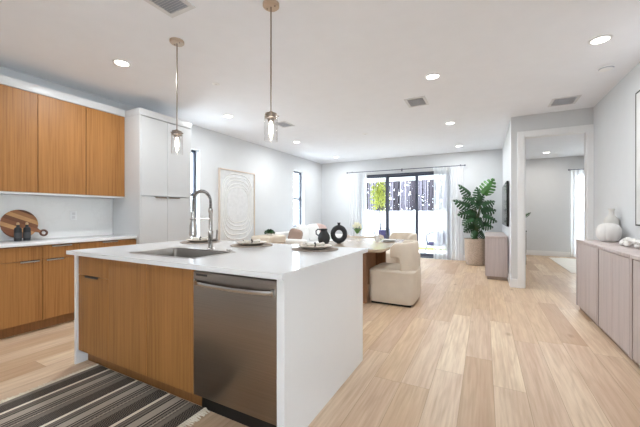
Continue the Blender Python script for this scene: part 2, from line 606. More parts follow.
# doorway casing
tr = MB()
cw, ct = 0.088, 0.02
tr.box(DO[0] - cw, YD - ct, 0, DO[0], YD, DO[3] + cw, bev=.004)
tr.box(DO[1], YD - ct, 0, min(DO[1] + cw, XR), YD, DO[3] + cw, bev=.004)
tr.box(DO[0], YD - ct, DO[3], DO[1], YD, DO[3] + cw, bev=.004)
tr.box(DO[0] , YD, 0, DO[0] + .012, YD + .12, DO[3])
tr.box(DO[1] - .012, YD, 0, DO[1], YD + .12, DO[3])
tr.box(DO[0], YD, DO[3] - .012, DO[1], YD + .12, DO[3])
tr.box(DO[0] + .012, YD + .07, 0, DO[0] + .03, YD + .09, DO[3] - .012)
struct('trim_1', tr, M['trim'], 'white casing around the bedroom doorway', 'door casing')

# ---------------------------------------------------------------- windows and the sliding door
def window_x(name, w, label, bar=None):
    y0, y1, z0, z1 = w
    x0, x1 = XL - 0.15, XL - 0.10
    f = 0.045
    mb = MB().box(x0, y0, z0, x1, y0 + f, z1).box(x0, y1 - f, z0, x1, y1, z1).box(x0, y0 + f, z0, x1, y1 - f, z0 + f).box(x0, y0 + f, z1 - f, x1, y1 - f, z1)
    if bar: mb.box(x0 - .005, y0 + f, bar - .03, x1 + .005, y1 - f, bar + .03)
    o = struct(name, mb, M['alu'], label, 'window')
    MB().box(x0 + .02, y0 + f, z0 + f, x0 + .028, y1 - f, z1 - f).build('window_pane', M['glass'], o, smooth=False)
    return o
window_x('window_1', W1, 'narrow dark-framed window just past the tall white cabinet', 1.55)
window_x('window_2', W2, 'narrow dark-framed window with a crossbar above the sofa', 1.62)
mb = MB()
for a in (RW[0], (RW[0] + RW[1]) / 2 - .03, RW[1] - .06): mb.box(XR + .08, a, RW[2], XR + .14, a + .06, RW[3])
mb.box(XR + .08, RW[0], RW[2], XR + .14, RW[1], RW[2] + .06).box(XR + .08, RW[0], RW[3] - .06, XR + .14, RW[1], RW[3])
o = struct('window_3', mb, M['alu'], 'wide glazed opening in the right wall beside the viewer', 'window')
MB().box(XR + .11, RW[0] + .06, RW[2] + .06, XR + .115, RW[1] - .06, RW[3] - .06).build('window_pane', M['glass'], o, smooth=False)
mb = MB()
for a in (BW[0], BW[1] - .05): mb.box(a, 10.98, BW[2], a + .05, 11.04, BW[3])
mb.box(BW[0], 10.98, BW[2], BW[1], 11.04, BW[2] + .05).box(BW[0], 10.98, BW[3] - .05, BW[1], 11.04, BW[3]).box(BW[0] + .05, 10.99, 1.2, BW[1] - .05, 11.03, 1.24)
o = struct('window_4', mb, M['trim'], 'bright white bedroom window behind a sheer curtain', 'window')
MB().box(BW[0] + .05, 11.005, BW[2] + .05, BW[1] - .05, 11.01, BW[3] - .05).build('window_pane', M['glass'], o, smooth=False)

# sliding door: outer frame + three leaves
yf = YB + 0.05
mb = MB().box(SL[0], yf, 0, SL[0] + .05, yf + .12, SL[3]).box(SL[1] - .05, yf, 0, SL[1], yf + .12, SL[3])
mb.box(SL[0] + .05, yf, SL[3] - .04, SL[1] - .05, yf + .12, SL[3]).box(SL[0] + .05, yf, 0, SL[1] - .05, yf + .12, .03)
door = struct('door_1', mb, M['alu'], 'dark-framed three-panel sliding glass door to the patio', 'sliding door')
xs = [SL[0] + .05, -2.495, -1.665, SL[1] - .05]
for i in range(3):
    a = xs[i] - (0.03 if i else 0); b = xs[i + 1] + (0.03 if i < 2 else 0)
    yy = yf + (.02 if i % 2 == 0 else .065)
    f = .072
    lf = MB().box(a, yy, .035, a + f, yy + .035, SL[3] - .045).box(b - f, yy, .035, b, yy + .035, SL[3] - .045) \
        .box(a + f, yy, .035, b - f, yy + .035, .12).box(a + f, yy, SL[3] - .10, b - f, yy + .035, SL[3] - .045).build('door_leaf', M['alu'], door, smooth=False)
    MB().box(a + f, yy + .014, .12, b - f, yy + .02, SL[3] - .10).build('glass_pane', M['glass'], lf, smooth=False)
    if i == 1:
        MB().box(a + .012, yy - .03, .95, a + .035, yy, 1.15, bev=.004).build('door_handle', M['black'], lf)

# ---------------------------------------------------------------- outside
struct('ground', MB().box(-14, YB + WT, -.4, 9, 30, -.12).box(-30, -14, -.4, XL - WT - .01, YB + WT, -.12).box(-30, -14, -.4, 9, Y0 - WT - .01, -.12).box(XR + WT + .01, Y0 - WT - .01, -.4, 9, YD, -.12), M['patio'], 'pale paving outside the house', 'ground')
struct('lawn', MB().box(-9, 11.9, -.12, 6, 12.5, -.09), M['grass'], 'strip of sunny grass in front of the white fence', 'lawn')
struct('patio_floor', MB().box(-5.0, YB + WT, -.12, .3, 11.2, -.10), M['patio'], 'pale concrete patio slab outside the sliding door', 'patio')
struct('patio_roof', MB().box(-6.0, YB + WT, 2.62, .3, 11.7, 2.78).box(-6.0, 11.5, 2.42, .3, 11.7, 2.62).box(-6.0, 11.5, -.12, -5.8, 11.7, 2.42).box(.12, 11.5, -.12, .3, 11.7, 2.42), M['trim'], 'white patio roof with a square beam', 'patio roof')
# fence
fn = thing('privacy_fence', 'tall solid white fence at the far edge of the patio yard', 'fence', (-2, 12.6, -.12))
x = -8.0
while x < 6:
    MB().box(x, -.06, 0, x + .12, .06, 1.47, bev=.008).build('fence_post', M['fence'], fn)
    MB().box(x + .12, -.02, .05, x + 1.88, .02, 1.40).box(x + .12, -.03, 1.36, x + 1.88, .03, 1.43).box(x + .12, -.03, .02, x + 1.88, .03, .12).build('fence_panel', M['fence'], fn)
    x += 1.88
# trunks
grp = 'slender trunks beyond the fence'
protos = []
for v in range(5):
    mb = MB()
    h = 5.2
    pts = [(random.uniform(-.02, .02) * (k > 0), random.uniform(-.02, .02) * (k > 0), h * k / 7) for k in range(8)]
    mb.tube(pts, [.055 - .003 * k for k in range(8)], 8)
    o = mb.build('tree_trunk', M['bark'] if v % 2 == 0 else M['bark2'])
    protos.append(o)
n = 0
for i in range(150):
    xx = -7.2 + (i % 50) * 0.15 + (i // 50) * .05; yy = 13.3 + ((i * 7) % 5) * .35 + (i // 50) * .11
    o = protos[i] if i < 5 else protos[i % 5].copy()
    if i >= 5: COL.objects.link(o)
    o.location = (xx, yy, -.12)
    o.rotation_euler = (0, 0, random.uniform(0, 6))
    sc = random.uniform(.3, .8); o.scale = (sc, sc, random.uniform(.9, 1.1))
    tag(o, 'slender bare trunk in the thicket beyond the white fence', 'tree trunk', grp)
mb = MB()
for i in range(9000):
    c = Vector((random.uniform(-9, 2), random.uniform(15.2, 16.6), random.uniform(-.1, 3.9) ** 1.0))
    a = Vector((random.uniform(-1, 1), random.uniform(-1, 1), random.uniform(-1, 1))).normalized() * .16
    b = a.orthogonal().normalized() * .08
    vs = [mb.bm.verts.new(c + q) for q in (a, b, -a, -b)]
    mb.bm.faces.new(vs)
o = mb.build('hedge', M['hedge'], smooth=False)
tag(o, 'dark leafy hedge behind the slender trunks', 'hedge', kind='stuff')
# young tree
yt = thing('young_tree', 'young tree with yellow-green leaves growing in front of the white fence', 'tree', (-3.35, 11.0, -.12))
MB().tube([(0, 0, -.02), (.02, 0, .8), (-.01, .01, 1.5), (.03, 0, 2.2)], [.03, .026, .022, .012], 8).build('trunk', M['bark'], yt)
mb = MB()
for k in range(9):
    a = k * 2.4; z = 1.35 + k * .1
    mb.tube([(0, 0, z), (.22 * math.cos(a), .22 * math.sin(a), z + .25), (.36 * math.cos(a), .36 * math.sin(a), z + .4)], [.012, .008, .004], 5)
mb.build('branches', M['bark'], yt)
mb = MB()
for i in range(900):
    z = random.gauss(1.98, .26); r = random.uniform(0, .42) ** .8 * .7; a = random.uniform(0, 2 * PI)
    c = Vector((r * math.cos(a), r * math.sin(a), z))
    a_ = Vector((random.uniform(-1, 1), random.uniform(-1, 1), random.uniform(-1, .3))).normalized() * .055
    b_ = a_.orthogonal().normalized() * .02
    mb.bm.faces.new([mb.bm.verts.new(c + q) for q in (a_, b_, -a_, -b_)])
o = mb.build('foliage', M['yellowleaf'], yt, smooth=False); o['kind'] = 'stuff'

# patio chairs
def patio_chair(label, loc, rz):
    t = thing('patio_chair', label, 'patio chair', loc, rz, 'rope patio chairs')
    for sx in (-1, 1):
        for sy in (-1, 1):
            MB().tube([(sx * .24, sy * .22, .36), (sx * .29, sy * .27, 0)], [.014, .011], 8).build('leg', M['rope'], t)
    ring = [(.33 * math.cos(a), .29 * math.sin(a), .38) for a in [2 * PI * k / 28 for k in range(28)]]
    MB().tube(ring, .016, 8, closed=True).build('seat_frame', M['rope'], t)
    MB().lathe([(0.001, .385), (.26, .385), (.285, .41), (.27, .45), (.001, .46)], seg=28).build('seat_cushion', M['purple'], t)
    def P(a, z, r): return (r * math.cos(a), r * .9 * math.sin(a), z)
    A = [math.radians(-20 + 220 * k / 20) for k in range(21)]
    top = [P(a, .62 + .16 * math.sin(max(0, min(PI, (a - A[0]) / (A[-1] - A[0]) * PI))), .37) for a in A]
    MB().tube([P(A[0], .38, .33)] + top + [P(A[-1], .38, .33)], .016, 8).build('back_frame', M['rope'], t)
    mb = MB()
    for k, a in enumerate(A[1:-1]):
        mb.tube([P(a, .38, .33), top[k + 1]], .006, 5)
    mb.build('rope_weave', M['rope'], t)
    MB().box(-.2, .17, .45, .2, .26, .74, bev=.03, seg=3).build('back_cushion', M['purple'], t)
    return t
pc = patio_chair('round rope patio chair with indigo cushion seen through the right sheer', (-1.22, 9.85, -.1), -.5)
dup(pc, 'round rope patio chair farther off, seen past the dark stile left of center', (-3.02, 10.5, -.1), .4)

# ---------------------------------------------------------------- kitchen wall run
XBF, XUF, XTF = -4.04, -4.29, -3.97
YE = 2.50
def slab_door(x, y0, y1, z0, z1, mat, parent, name='door', th=.02):
    return MB().box(x - th, y0 + .0015, z0 + .0015, x, y1 - .0015, z1 - .0015, bev=.0015, seg=1).build(name, mat, parent)
def base_unit(y0, y1, label, doors):
    t = thing('base_cabinet', label, 'kitchen cabinet', (0, 0, 0), 0, 'oak base cabinets on the left wall')
    MB().box(XL + .002, y0 + .0005, .10, XBF - .021, y1 - .0005, .884).build('body', M['oak_edge'], t, smooth=False)
    MB().box(XL + .002, y0 + .0005, 0, XBF - .085, y1 - .0005, .10).build('toe_kick', M['oak_edge'], t, smooth=False)
    dr = slab_door(XBF, y0, y1, .735, .872, M['oak'], t, 'drawer')
    c = (y0 + y1) / 2
    MB().box(XBF - .01, c - .09, .871, XBF + .012, c + .09, .875).box(XBF + .009, c - .09, .858, XBF + .012, c + .09, .875).build('edge_pull', M['steel_l'], dr, smooth=False)
    w = (y1 - y0) / doors
    for i in range(doors):
        d = slab_door(XBF, y0 + i * w, y0 + (i + 1) * w, .11, .732, M['oak'], t)
        h = y0 + (i + 1) * w - .105 if i or (doors == 1 and False) else y0 + i * w + .105
        MB().box(XBF - .01, h - .075, .731, XBF + .012, h + .075, .7345).box(XBF + .009, h - .075, .718, XBF + .012, h + .075, .7345).build('edge_pull', M['steel_l'], d, smooth=False)
base_unit(.61, 1.52, 'oak base cabinet with two doors under the round cutting board', 2)
base_unit(1.52, 1.85, 'narrow oak base cabinet just right of the cutting board', 1)
base_unit(1.85, YE, 'oak base cabinet against the tall white pantry', 2)
place(MB().box(XL + .001, .6, .885, -4.02, YE - .001, .915, bev=.002), 'kitchen_countertop', M['quartz'], 'white quartz countertop along the left wall under the oak wall cabinets', 'countertop')
place(MB().box(XL + .0005, .6, .916, XL + .012, YE - .001, 1.411), 'backsplash', M['splash'], 'pale marble backsplash slab between counter and wall cabinets', 'backsplash')
def wall_unit(y0, y1, label):
    t = thing('wall_cabinet', label, 'kitchen cabinet', (0, 0, 0), 0, 'oak wall cabinets')
    MB().box(XL + .002, y0 + .0005, 1.432, XUF - .021, y1 - .0005, 2.508).build('body', M['white_lam'], t, smooth=False)
    MB().box(XL + .002, y0 + .0005, 1.414, XUF + .004, y1 - .0005, 1.4315).build('bottom_rail', M['white_lam'], t, smooth=False)
    m = y1 - (y1 - y0) / 2
    slab_door(XUF, y0 + .001, m - .002, 1.434, 2.508, M['oak'], t)
    slab_door(XUF, m + .002, y1 - .001, 1.434, 2.508, M['oak'], t)
wall_unit(.66, 1.572 , 'two-door oak wall cabinet at the left edge of the kitchen')
wall_unit(1.572, YE - .002, 'two-door oak wall cabinet next to the tall white pantry')
place(MB().box(XL + .002, .6, 2.51, XUF + .006, YE - .001, 2.60, bev=.002), 'cabinet_crown', M['white_lam'], 'white filler board along the top of the oak wall cabinets', 'crown board')

# tall pantry
pt = thing('pantry_cabinet', 'tall white four-door pantry cabinet at the end of the kitchen wall', 'kitchen cabinet', (0, 0, 0))
PE = 3.31
MB().box(XL + .002, YE, 0.08, XTF - .022, PE, 2.50).build('body', M['white_lam'], pt, smooth=False)
MB().box(XL + .002, YE, 0, XTF - .07, PE, .08).build('toe_kick', M['white_lam'], pt, smooth=False)
MB().box(XL + .002, YE - .001, 2.502, XTF + .004, PE + .002, 2.59, bev=.002).build('crown', M['white_lam'], pt)
MB().box(XTF - .022, YE, .08, XTF, YE + .018, 2.50).build('end_panel', M['white_lam'], pt, smooth=False)
ym = 2.905
for a, b, sgn in ((YE + .02, ym, 1), (ym, PE, -1)):
    for z0, z1, zp in ((.09, 1.434, 1.434), (1.448, 2.494, 1.441)):
        d = slab_door(XTF, a, b, z0, z1, M['white_lam'], pt)
        if z0 < 1:
            h = ym - sgn * .105
            MB().box(XTF - .012, h - .085, z1 + .0005, XTF + .014, h + .085, z1 + .006).box(XTF + .010, h - .085, z1 - .014, XTF + .014, h + .085, z1 + .006).build('edge_pull', M['nickel'], d, smooth=False)

# outlet
def outlet(label, x, y, z):
    t = thing('wall_outlet', label, 'outlet', (x, y, z))
    MB().box(0, -.038, -.058, .006, .038, .058, bev=.003).build('cover_plate', M['trim'], t)
    for s in (-1, 1):
        MB().box(.006, -.017, s * .022 - .016, .0085, .017, s * .022 + .016, bev=.001, seg=1).build('socket', M['vent'], t)
outlet('white outlet on the backsplash', XL + .0122, 2.03, 1.183)

# round cutting board leaning
cb = thing('cutting_board', 'round striped acacia cutting board with ring handle leaning on the backsplash', 'cutting board', (XL + .085, 1.50, .917))
mb = MB()
import math as _m
R_ = .158
zc_ = .178
outl = []
ha = math.radians(-28)
for k in range(61):
    a = ha + math.radians(9) + (2 * PI - math.radians(18)) * k / 60
    outl.append((R_ * math.cos(a), zc_ + R_ * math.sin(a)))
hd = Vector((math.cos(ha), math.sin(ha)))
hn = Vector((-hd.y, hd.x))
def hp(d, w):
    v = hd * d + hn * w
    return (v.x, v.y + zc_)
outl.append(hp(.185, -.014))
neck_end = [hp(.20, -.016), ]
outl.append(hp(.20, .016) if False else hp(.20, -.016))
outl.append(hp(.20, .016)); outl.append(hp(.185, .014))
bm = mb.bm
A_ = [bm.verts.new((0, p[0], p[1])) for p in outl]
B_ = [bm.verts.new((.018, p[0], p[1])) for p in outl]
bm.faces.new(A_[::-1]); bm.faces.new(B_)
for i in range(len(outl)):
    j = (i + 1) % len(outl)
    bm.faces.new((A_[i], A_[j], B_[j], B_[i]))
tilt = Matrix.Rotation(math.radians(-11), 4, 'Y')
mb.xform(tilt)
mb.build('board', M['acacia'], cb)
cc = hd * .232
mb = MB().tube([(.009, cc.x + .03 * math.cos(a), zc_ + cc.y + .03 * math.sin(a)) for a in [2 * PI * k / 28 for k in range(28)]], .011, 10, closed=True)
mb.xform(tilt).build('ring_handle', M['darkwood'], cb)

def bottle(label, y):
    t = thing('oil_bottle', label, 'bottle', (-4.40, y, .9155), 0, 'black bottles on the counter')
    MB().lathe([(.001, 0), (.029, 0), (.031, .004), (.031, .126), (.027, .140), (.014, .150), (.013, .172), (.001, .172)], seg=24).build('bottle_body', M['blackcer'], t)
    MB().lathe([(.0325, .03), (.0325, .09)], seg=24).build('label_band', M['label'], t)
    MB().lathe([(.001, .172), (.0125, .172), (.0125, .190), (.008, .198), (.001, .198)], seg=16).build('stopper', M['cork'], t)
bottle('left black bottle in front of the round cutting board', 1.444)
bottle('right black bottle, nearer the board handle', 1.518)

# ---------------------------------------------------------------- island
IX0, IX1, IY0, IY1 = -2.935, -0.868, 1.252, 2.513
HX0, HX1, HY0, HY1 = -2.345, -1.685, 1.415, 1.795
isl = thing('island_worktop', 'white quartz waterfall island worktop with side panels to the floor', 'island countertop', (0, 0, 0))
mb = MB()
bm = mb.bm
def slab_with_hole(z0, z1):
    X = [IX0, HX0, HX1, IX1]; Yv = [IY0, HY0, HY1, IY1]
    V = {}
    for z in (z0, z1):
        for i, x in enumerate(X):
            for j, y in enumerate(Yv): V[(i, j, z)] = bm.verts.new((x, y, z))
    for i in range(3):
        for j in range(3):
            if i == 1 and j == 1: continue
            for z in (z0, z1):
                bm.faces.new((V[(i, j, z)], V[(i + 1, j, z)], V[(i + 1, j + 1, z)], V[(i, j + 1, z)]))
    for (a, b) in [((i, 0), (i + 1, 0)) for i in range(3)] + [((i, 3), (i + 1, 3)) for i in range(3)] + [((0, j), (0, j + 1)) for j in range(3)] + [((3, j), (3, j + 1)) for j in range(3)] + [((1, 1), (2, 1)), ((1, 2), (2, 2)), ((1, 1), (1, 2)), ((2, 1), (2, 2))]:
        bm.faces.new((V[(*a, z0)], V[(*b, z0)], V[(*b, z1)], V[(*a, z1)]))
slab_with_hole(.885, .915)
mb.build('slab', M['quartz'], isl, smooth=False)
MB().box(-2.918, 1.30, 0, -2.896, 2.44, .8845, bev=.001, seg=1).build('side_panel', M['quartz'], isl, smooth=False)
MB().box(-.934, 1.30, 0, -.887, 2.44, .8845, bev=.001, seg=1).build('side_panel', M['quartz'], isl, smooth=False)
MB().box(-2.8955, 2.42, 0, -.9345, 2.44, .8845).build('back_panel', M['white_lam'], isl, smooth=False)
FY = 1.318
def isl_unit(x0, x1, label, drawer, ndoor):
    t = thing('island_cabinet', label, 'kitchen cabinet', (0, 0, 0), 0, 'oak cabinets in the island')
    # the carcass is a shell open at the top, so that a sink can hang in it
    b = MB().box(x0 + .0005, FY + .021, .10, x0 + .018, 2.0, .88).box(x1 - .018, FY + .021, .10, x1 - .0005, 2.0, .88)
    b.box(x0 + .018, 1.985, .10, x1 - .018, 2.0, .88).box(x0 + .018, FY + .021, .10, x1 - .018, 1.985, .118)
    b.build('body', M['oak_edge'], t, smooth=False)
    MB().box(x0 + .0005, FY + .07, 0, x1 - .0005, FY + .085, .10).build('toe_kick', M['oak_edge'], t, smooth=False)
    def door(a, b_, z0, z1, nm):
        return MB().box(a + .002, FY, z0, b_ - .002, FY + .02, z1, bev=.0015, seg=1).build(nm, M['oak'], t)
    top = .868
    if drawer:
        door(x0, x1, .721, top, 'drawer')
        d = door(x0, x1, .11, .718, 'door')
        h = x0 + .215
        MB().box(h - .09, FY - .014, .7185, h + .09, FY + .004, .7205).box(h - .09, FY - .014, .708, h + .09, FY - .0115, .7205).build('edge_pull', M['badge'], d, smooth=False)
    else:
        w = (x1 - x0) / ndoor
        for i in range(ndoor): door(x0 + i * w, x0 + (i + 1) * w, .11, top, 'door')
isl_unit(-2.8955, -2.475, 'oak island cabinet with a top drawer beside the left waterfall panel', True, 1)
isl_unit(-2.475, -1.561, 'oak island sink cabinet with two tall doors next to the dishwasher', False, 2)
# dishwasher
dw = thing('dishwasher', 'stainless steel dishwasher with curved bar handle built into the island', 'dishwasher', (0, 0, 0))
MB().box(-1.558, FY + .03, .10, -.938, 1.95, .865).build('body', M['black'], dw, smooth=False)
MB().box(-1.557, FY - .006, .118, -.939, FY + .029, .862, bev=.005, seg=2).build('door_panel', M['steel'], dw)
MB().box(-1.557, FY + .06, 0.0, -.939, FY + .075, .11).build('toe_kick', M['black'], dw, smooth=False)
hp_ = [(-1.531 + .565 * k / 16, FY - .012 - .042 * math.sin(PI * k / 16) ** .5, .800) for k in range(17)]
hb = MB()
for k in range(16):
    pass
rings = []
for (x, y, z) in hp_:
    rings.append([hb.bm.verts.new((x, y + dy, z + dz)) for dy, dz in ((-.007, -.011), (.005, -.013), (.005, .013), (-.007, .011), (-.010, 0))])
for A, B in zip(rings, rings[1:]):
    for k in range(5): hb.bm.faces.new((A[k], A[(k + 1) % 5], B[(k + 1) % 5], B[k]))
hb.bm.faces.new(rings[0]); hb.bm.faces.new(rings[-1][::-1])
hb.box(-1.542, FY - .018, .782, -1.528, FY - .006, .818, bev=.002).box(-.970, FY - .022, .780, -.954, FY - .006, .820, bev=.002)
hb.build('bar_handle', M['handle_steel'], dw)
MB().box(-1.531, FY - .0075, .838, -1.44, FY - .006, .850).build('maker_badge', M['badge'], dw, smooth=False)
# sink
sk = thing('kitchen_sink', 'rectangular stainless sink set into the island worktop', 'sink', (0, 0, 0))
mb = MB(); bm = mb.bm
def rr(x0, y0, x1, y1, r, z, n=5):
    out = []
    for cx, cy, a0 in ((x1 - r, y1 - r, 0), (x0 + r, y1 - r, PI / 2), (x0 + r, y0 + r, PI), (x1 - r, y0 + r, 1.5 * PI)):
        for k in range(n + 1):
            a = a0 + PI / 2 * k / n
            out.append((cx + r * math.cos(a), cy + r * math.sin(a), z))
    return out
L = [rr(HX0 - .022, HY0 - .022, HX1 + .022, HY1 + .022, .03, .9157), rr(HX0 - .020, HY0 - .020, HX1 + .020, HY1 + .020, .03, .9175),
     rr(HX0 + .006, HY0 + .006, HX1 - .006, HY1 - .006, .03, .9175), rr(HX0 + .010, HY0 + .010, HX1 - .010, HY1 - .010, .03, .91),
     rr(HX0 + .014, HY0 + .014, HX1 - .014, HY1 - .014, .035, .72), rr(HX0 + .04, HY0 + .04, HX1 - .04, HY1 - .04, .03, .70)]
V = [[bm.verts.new(p) for p in l] for l in L]
for A, B in zip(V, V[1:]):
    n = len(A)
    for k in range(n): bm.faces.new((A[k], A[(k + 1) % n], B[(k + 1) % n], B[k]))
bm.faces.new(V[-1])
mb.build('basin', M['sinksteel'], sk)
MB().lathe([(.001, 0), (.045, 0), (.045, .004), (.03, .002), (.001, .001)], (-2.0, 1.61, .7005), 24).build('drain', M['steel'], sk)
# faucet
FX, FYY = -2.003, 1.862
fc = thing('kitchen_faucet', 'tall brushed nickel spring pull-down faucet behind the sink', 'faucet', (FX, FYY, .915))
MB().lathe([(.001, 0), (.028, 0), (.028, .006), (.021, .012), (.019, .10), (.021, .105), (.021, .15), (.015, .155), (.015, .30), (.018, .305), (.018, .335), (.001, .335)], seg=24).build('body', M['faucet'], fc)
arc = []
rA = .088
for k in range(25):
    a = PI * k / 24
    arc.append(Vector((0, -rA + rA * math.cos(a), .385 + rA * math.sin(a))))
arc = [Vector((0, 0, .33))] + arc + [Vector((0, -2 * rA, .30))]
MB().tube(arc, .009, 10).build('hose', M['badge'], fc)
# spring coil along the arc
L_ = [0]
for a, b in zip(arc, arc[1:]): L_.append(L_[-1] + (b - a).length)
tot = L_[-1]; turns = 34; NN = turns * 10
coil = []
for i in range(NN + 1):
    d = tot * i / NN
    j = max(q for q in range(len(arc) - 1) if L_[q] <= d + 1e-9)
    f = (d - L_[j]) / (L_[j + 1] - L_[j])
    p = arc[j].lerp(arc[j + 1], f)
    t = (arc[j + 1] - arc[j]).normalized()
    u = Vector((1, 0, 0)); w = t.cross(u)
    an = 2 * PI * turns * i / NN
    coil.append(p + (u * math.cos(an) + w * math.sin(an)) * 0.0125)
MB().tube(coil, .0026, 5).build('spring_coil', M['faucet'], fc)
MB().lathe([(.001, .115), (.025, .115), (.028, .13), (.026, .20), (.017, .235), (.015, .305), (.001, .305)], (0, -2 * rA, 0), 20).build('spray_head', M['faucet'], fc)
MB().tube([(0, 0, .25), (0, -2 * rA + .016, .25)], .006, 8).tube([(.019 * math.cos(a), -2 * rA + .019 * math.sin(a), .25) for a in [2 * PI * k / 16 for k in range(16)]], .005, 6, closed=True).build('support_bar', M['faucet'], fc)
MB().tube([(.02, 0, .075), (.075, .0, .078)], .012, 10).tube([(.068, 0, .078), (.074, .0, .16)], [.007, .006], 8).build('lever', M['faucet'], fc)
place(MB().lathe([(.001, 0), (.02, 0), (.021, .004), (.018, .010), (.001, .011)], seg=20), 'air_switch', M['faucet'], 'small round metal button on the island beside the faucet', 'button', (-1.79, 1.85, .9155))

# place settings on the island
def place_setting(x, desc, rz):
    t = place(MB().lathe([(.001, 0), (.19, 0), (.192, .003), (.188, .006), (.001, .006)], seg=40), 'woven_placemat', M['woven'], 'round woven placemat ' + desc, 'placemat', (x, 2.255, .9155), 0, 'round placemats on the island')
    p = thing('stoneware_plate', 'beige stoneware plate ' + desc, 'plate', (x, 2.255, .922), 0, 'plates on the island')
    MB().lathe([(.001, .004), (.05, .0), (.075, .0), (.125, .016), (.138, .024), (.136, .027), (.12, .021), (.078, .007), (.001, .007)], seg=40).build('plate_dish', M['plate'], p)
    n = thing('napkin', 'folded cream napkin in a dark ring ' + desc, 'napkin', (x, 2.255, .938), rz, 'napkins on the island')
    def f(u, v):
        s = (u - .5) * 2
        w = .018 + .035 * abs(s) ** 1.2
        a = 2 * PI * v
        return Vector((s * .075, .7 * w * math.cos(a) + .006 * math.sin(9 * s), .013 + (.007 + .007 * abs(s)) * math.sin(a) * (1 + .2 * math.cos(6 * a)) + .006 * abs(s)))
    MB().grid(f, 16, 18).build('napkin_cloth', M['napkin'], n)
    MB().tube([(.0, .019 * math.cos(a), .015 + .016 * math.sin(a)) for a in [2 * PI * k / 20 for k in range(20)]], .0055, 8, closed=True).build('napkin_ring', M['ring'], n)
place_setting(-2.57, 'behind the faucet on the island', .5)
place_setting(-1.90, 'in the middle of the island back edge', .9)
place_setting(-1.235, 'nearest the right corner of the island', .7)

# runner rug
RX0, RX1, RY0, RY1 = -2.70, -1.53, .62, 1.374
rg = thing('runner_rug', 'black, grey and cream striped woven runner rug with fringe before the island', 'rug', (RX0, RY0, 0.001))
def rugf(u, v):
    x = u * (RX1 - RX0); y = v * (RY1 - RY0)
    return Vector((x, y, .008 + .0015 * math.sin(9 * x + 3 * y)))
mb = MB().grid(rugf, 40, 12)
r = bmesh.ops.extrude_face_region(mb.bm, geom=mb.bm.faces[:])
for g_ in r['geom']:
    if isinstance(g_, bmesh.types.BMVert): g_.co.z = 0.0
mb.build('woven_field', M['rug'], rg)
mb = MB()
for side, xx, sg in ((0, 0, -1), (1, RX1 - RX0, 1)):
    for k in range(58):
        y = .006 + k * (RY1 - RY0 - .012) / 57
        a = random.uniform(-.012, .012)
        mb.tube([(xx, y, .006), (xx + sg * .014, y, .009), (xx + sg * .03, y + a * .5, .005), (xx + sg * random.uniform(.045, .06), y + a, .003)], [.005, .0085, .0045, .003], 6)
o = mb.build('knotted_fringe', M['fringe'], rg); o['kind'] = 'stuff'

# ---------------------------------------------------------------- ceiling fittings
def downlight(label, x, y, energy=DOWNLIGHT_W):
    warm = x > 1.4
    t = thing('downlight', label, 'ceiling light', (x, y, ZC), 0, 'round recessed downlights')
    MB().lathe([(.062, 0), (.085, 0), (.086, -.004), (.080, -.008), (.066, -.008), (.062, -.003)], seg=32).build('trim_ring', M['trim'], t)
    MB().lathe([(.001, -.004), (.064, -.004)], seg=32).build('lens', M['lens'], t)
    ld = bpy.data.lights.new('downlight_lamp', 'AREA')
    ld.shape = 'DISK'; ld.size = .13; ld.energy = energy; ld.color = (1.0, .95, .88) if warm else (.95, .985, 1.0)
    lo = bpy.data.objects.new('lamp', ld)
    COL.objects.link(lo); lo.parent = t; lo.location = (0, 0, -.012)
    return t
for lab, x, y in (
    ('recessed downlight nearest the oak wall cabinets', -3.37, 1.93),
    ('recessed downlight above the tall white pantry end', -3.68, 3.79),
    ('recessed downlight between the pendants and the far window', -3.68, 5.87),
    ('recessed downlight near the far left room corner', -3.68, 7.95),
    ('large-looking recessed downlight near the upper right of the photo', .93, 3.70),
    ('recessed downlight beside the square ceiling vent', -.53, 3.79),
    ('recessed downlight just beyond the square ceiling vent', -.53, 5.89),
    ('recessed downlight closest to the sliding door curtain', -.53, 7.97),
    ('recessed downlight seen through the bedroom doorway', 1.42, 9.9), ('unseen downlight added to brighten the bedroom, hidden by the doorway head', 1.42, 7.6),  # second bedroom lamp is an unseen addition to lift the room's brightness
    ('recessed downlight behind the viewer on the left', -3.37, -.6),
    ('recessed downlight behind the viewer in the middle', -1.2, -.6),
    ('recessed downlight behind the viewer on the right', .9, -.6)):
    downlight(lab, x, y, DOWNLIGHT_W * (1.6 if lab.endswith('oak wall cabinets') else (1.0 if x > 1 else 1.25) if y > 5 else .4 if 'behind the viewer' in lab else 1))

def ceiling_disc(label, x, y, rad):
    t = thing('sprinkler_cover', label, 'ceiling fitting', (x, y, ZC), 0)
    MB().lathe([(.001, -.006), (rad * .8, -.006), (rad, -.002), (rad, 0)], seg=28).build('cover_disc', M['trim'], t)
    MB().lathe([(.001, -.0075), (rad * .3, -.0075), (rad * .34, -.006)], seg=20).build('center_cap', M['vent'], t)
ceiling_disc('small flat white cover disc on the ceiling between the two pendants', -2.90, 2.78, .045)
ceiling_disc('flat white cover disc on the ceiling left of the square vent', -2.10, 5.91, .06)

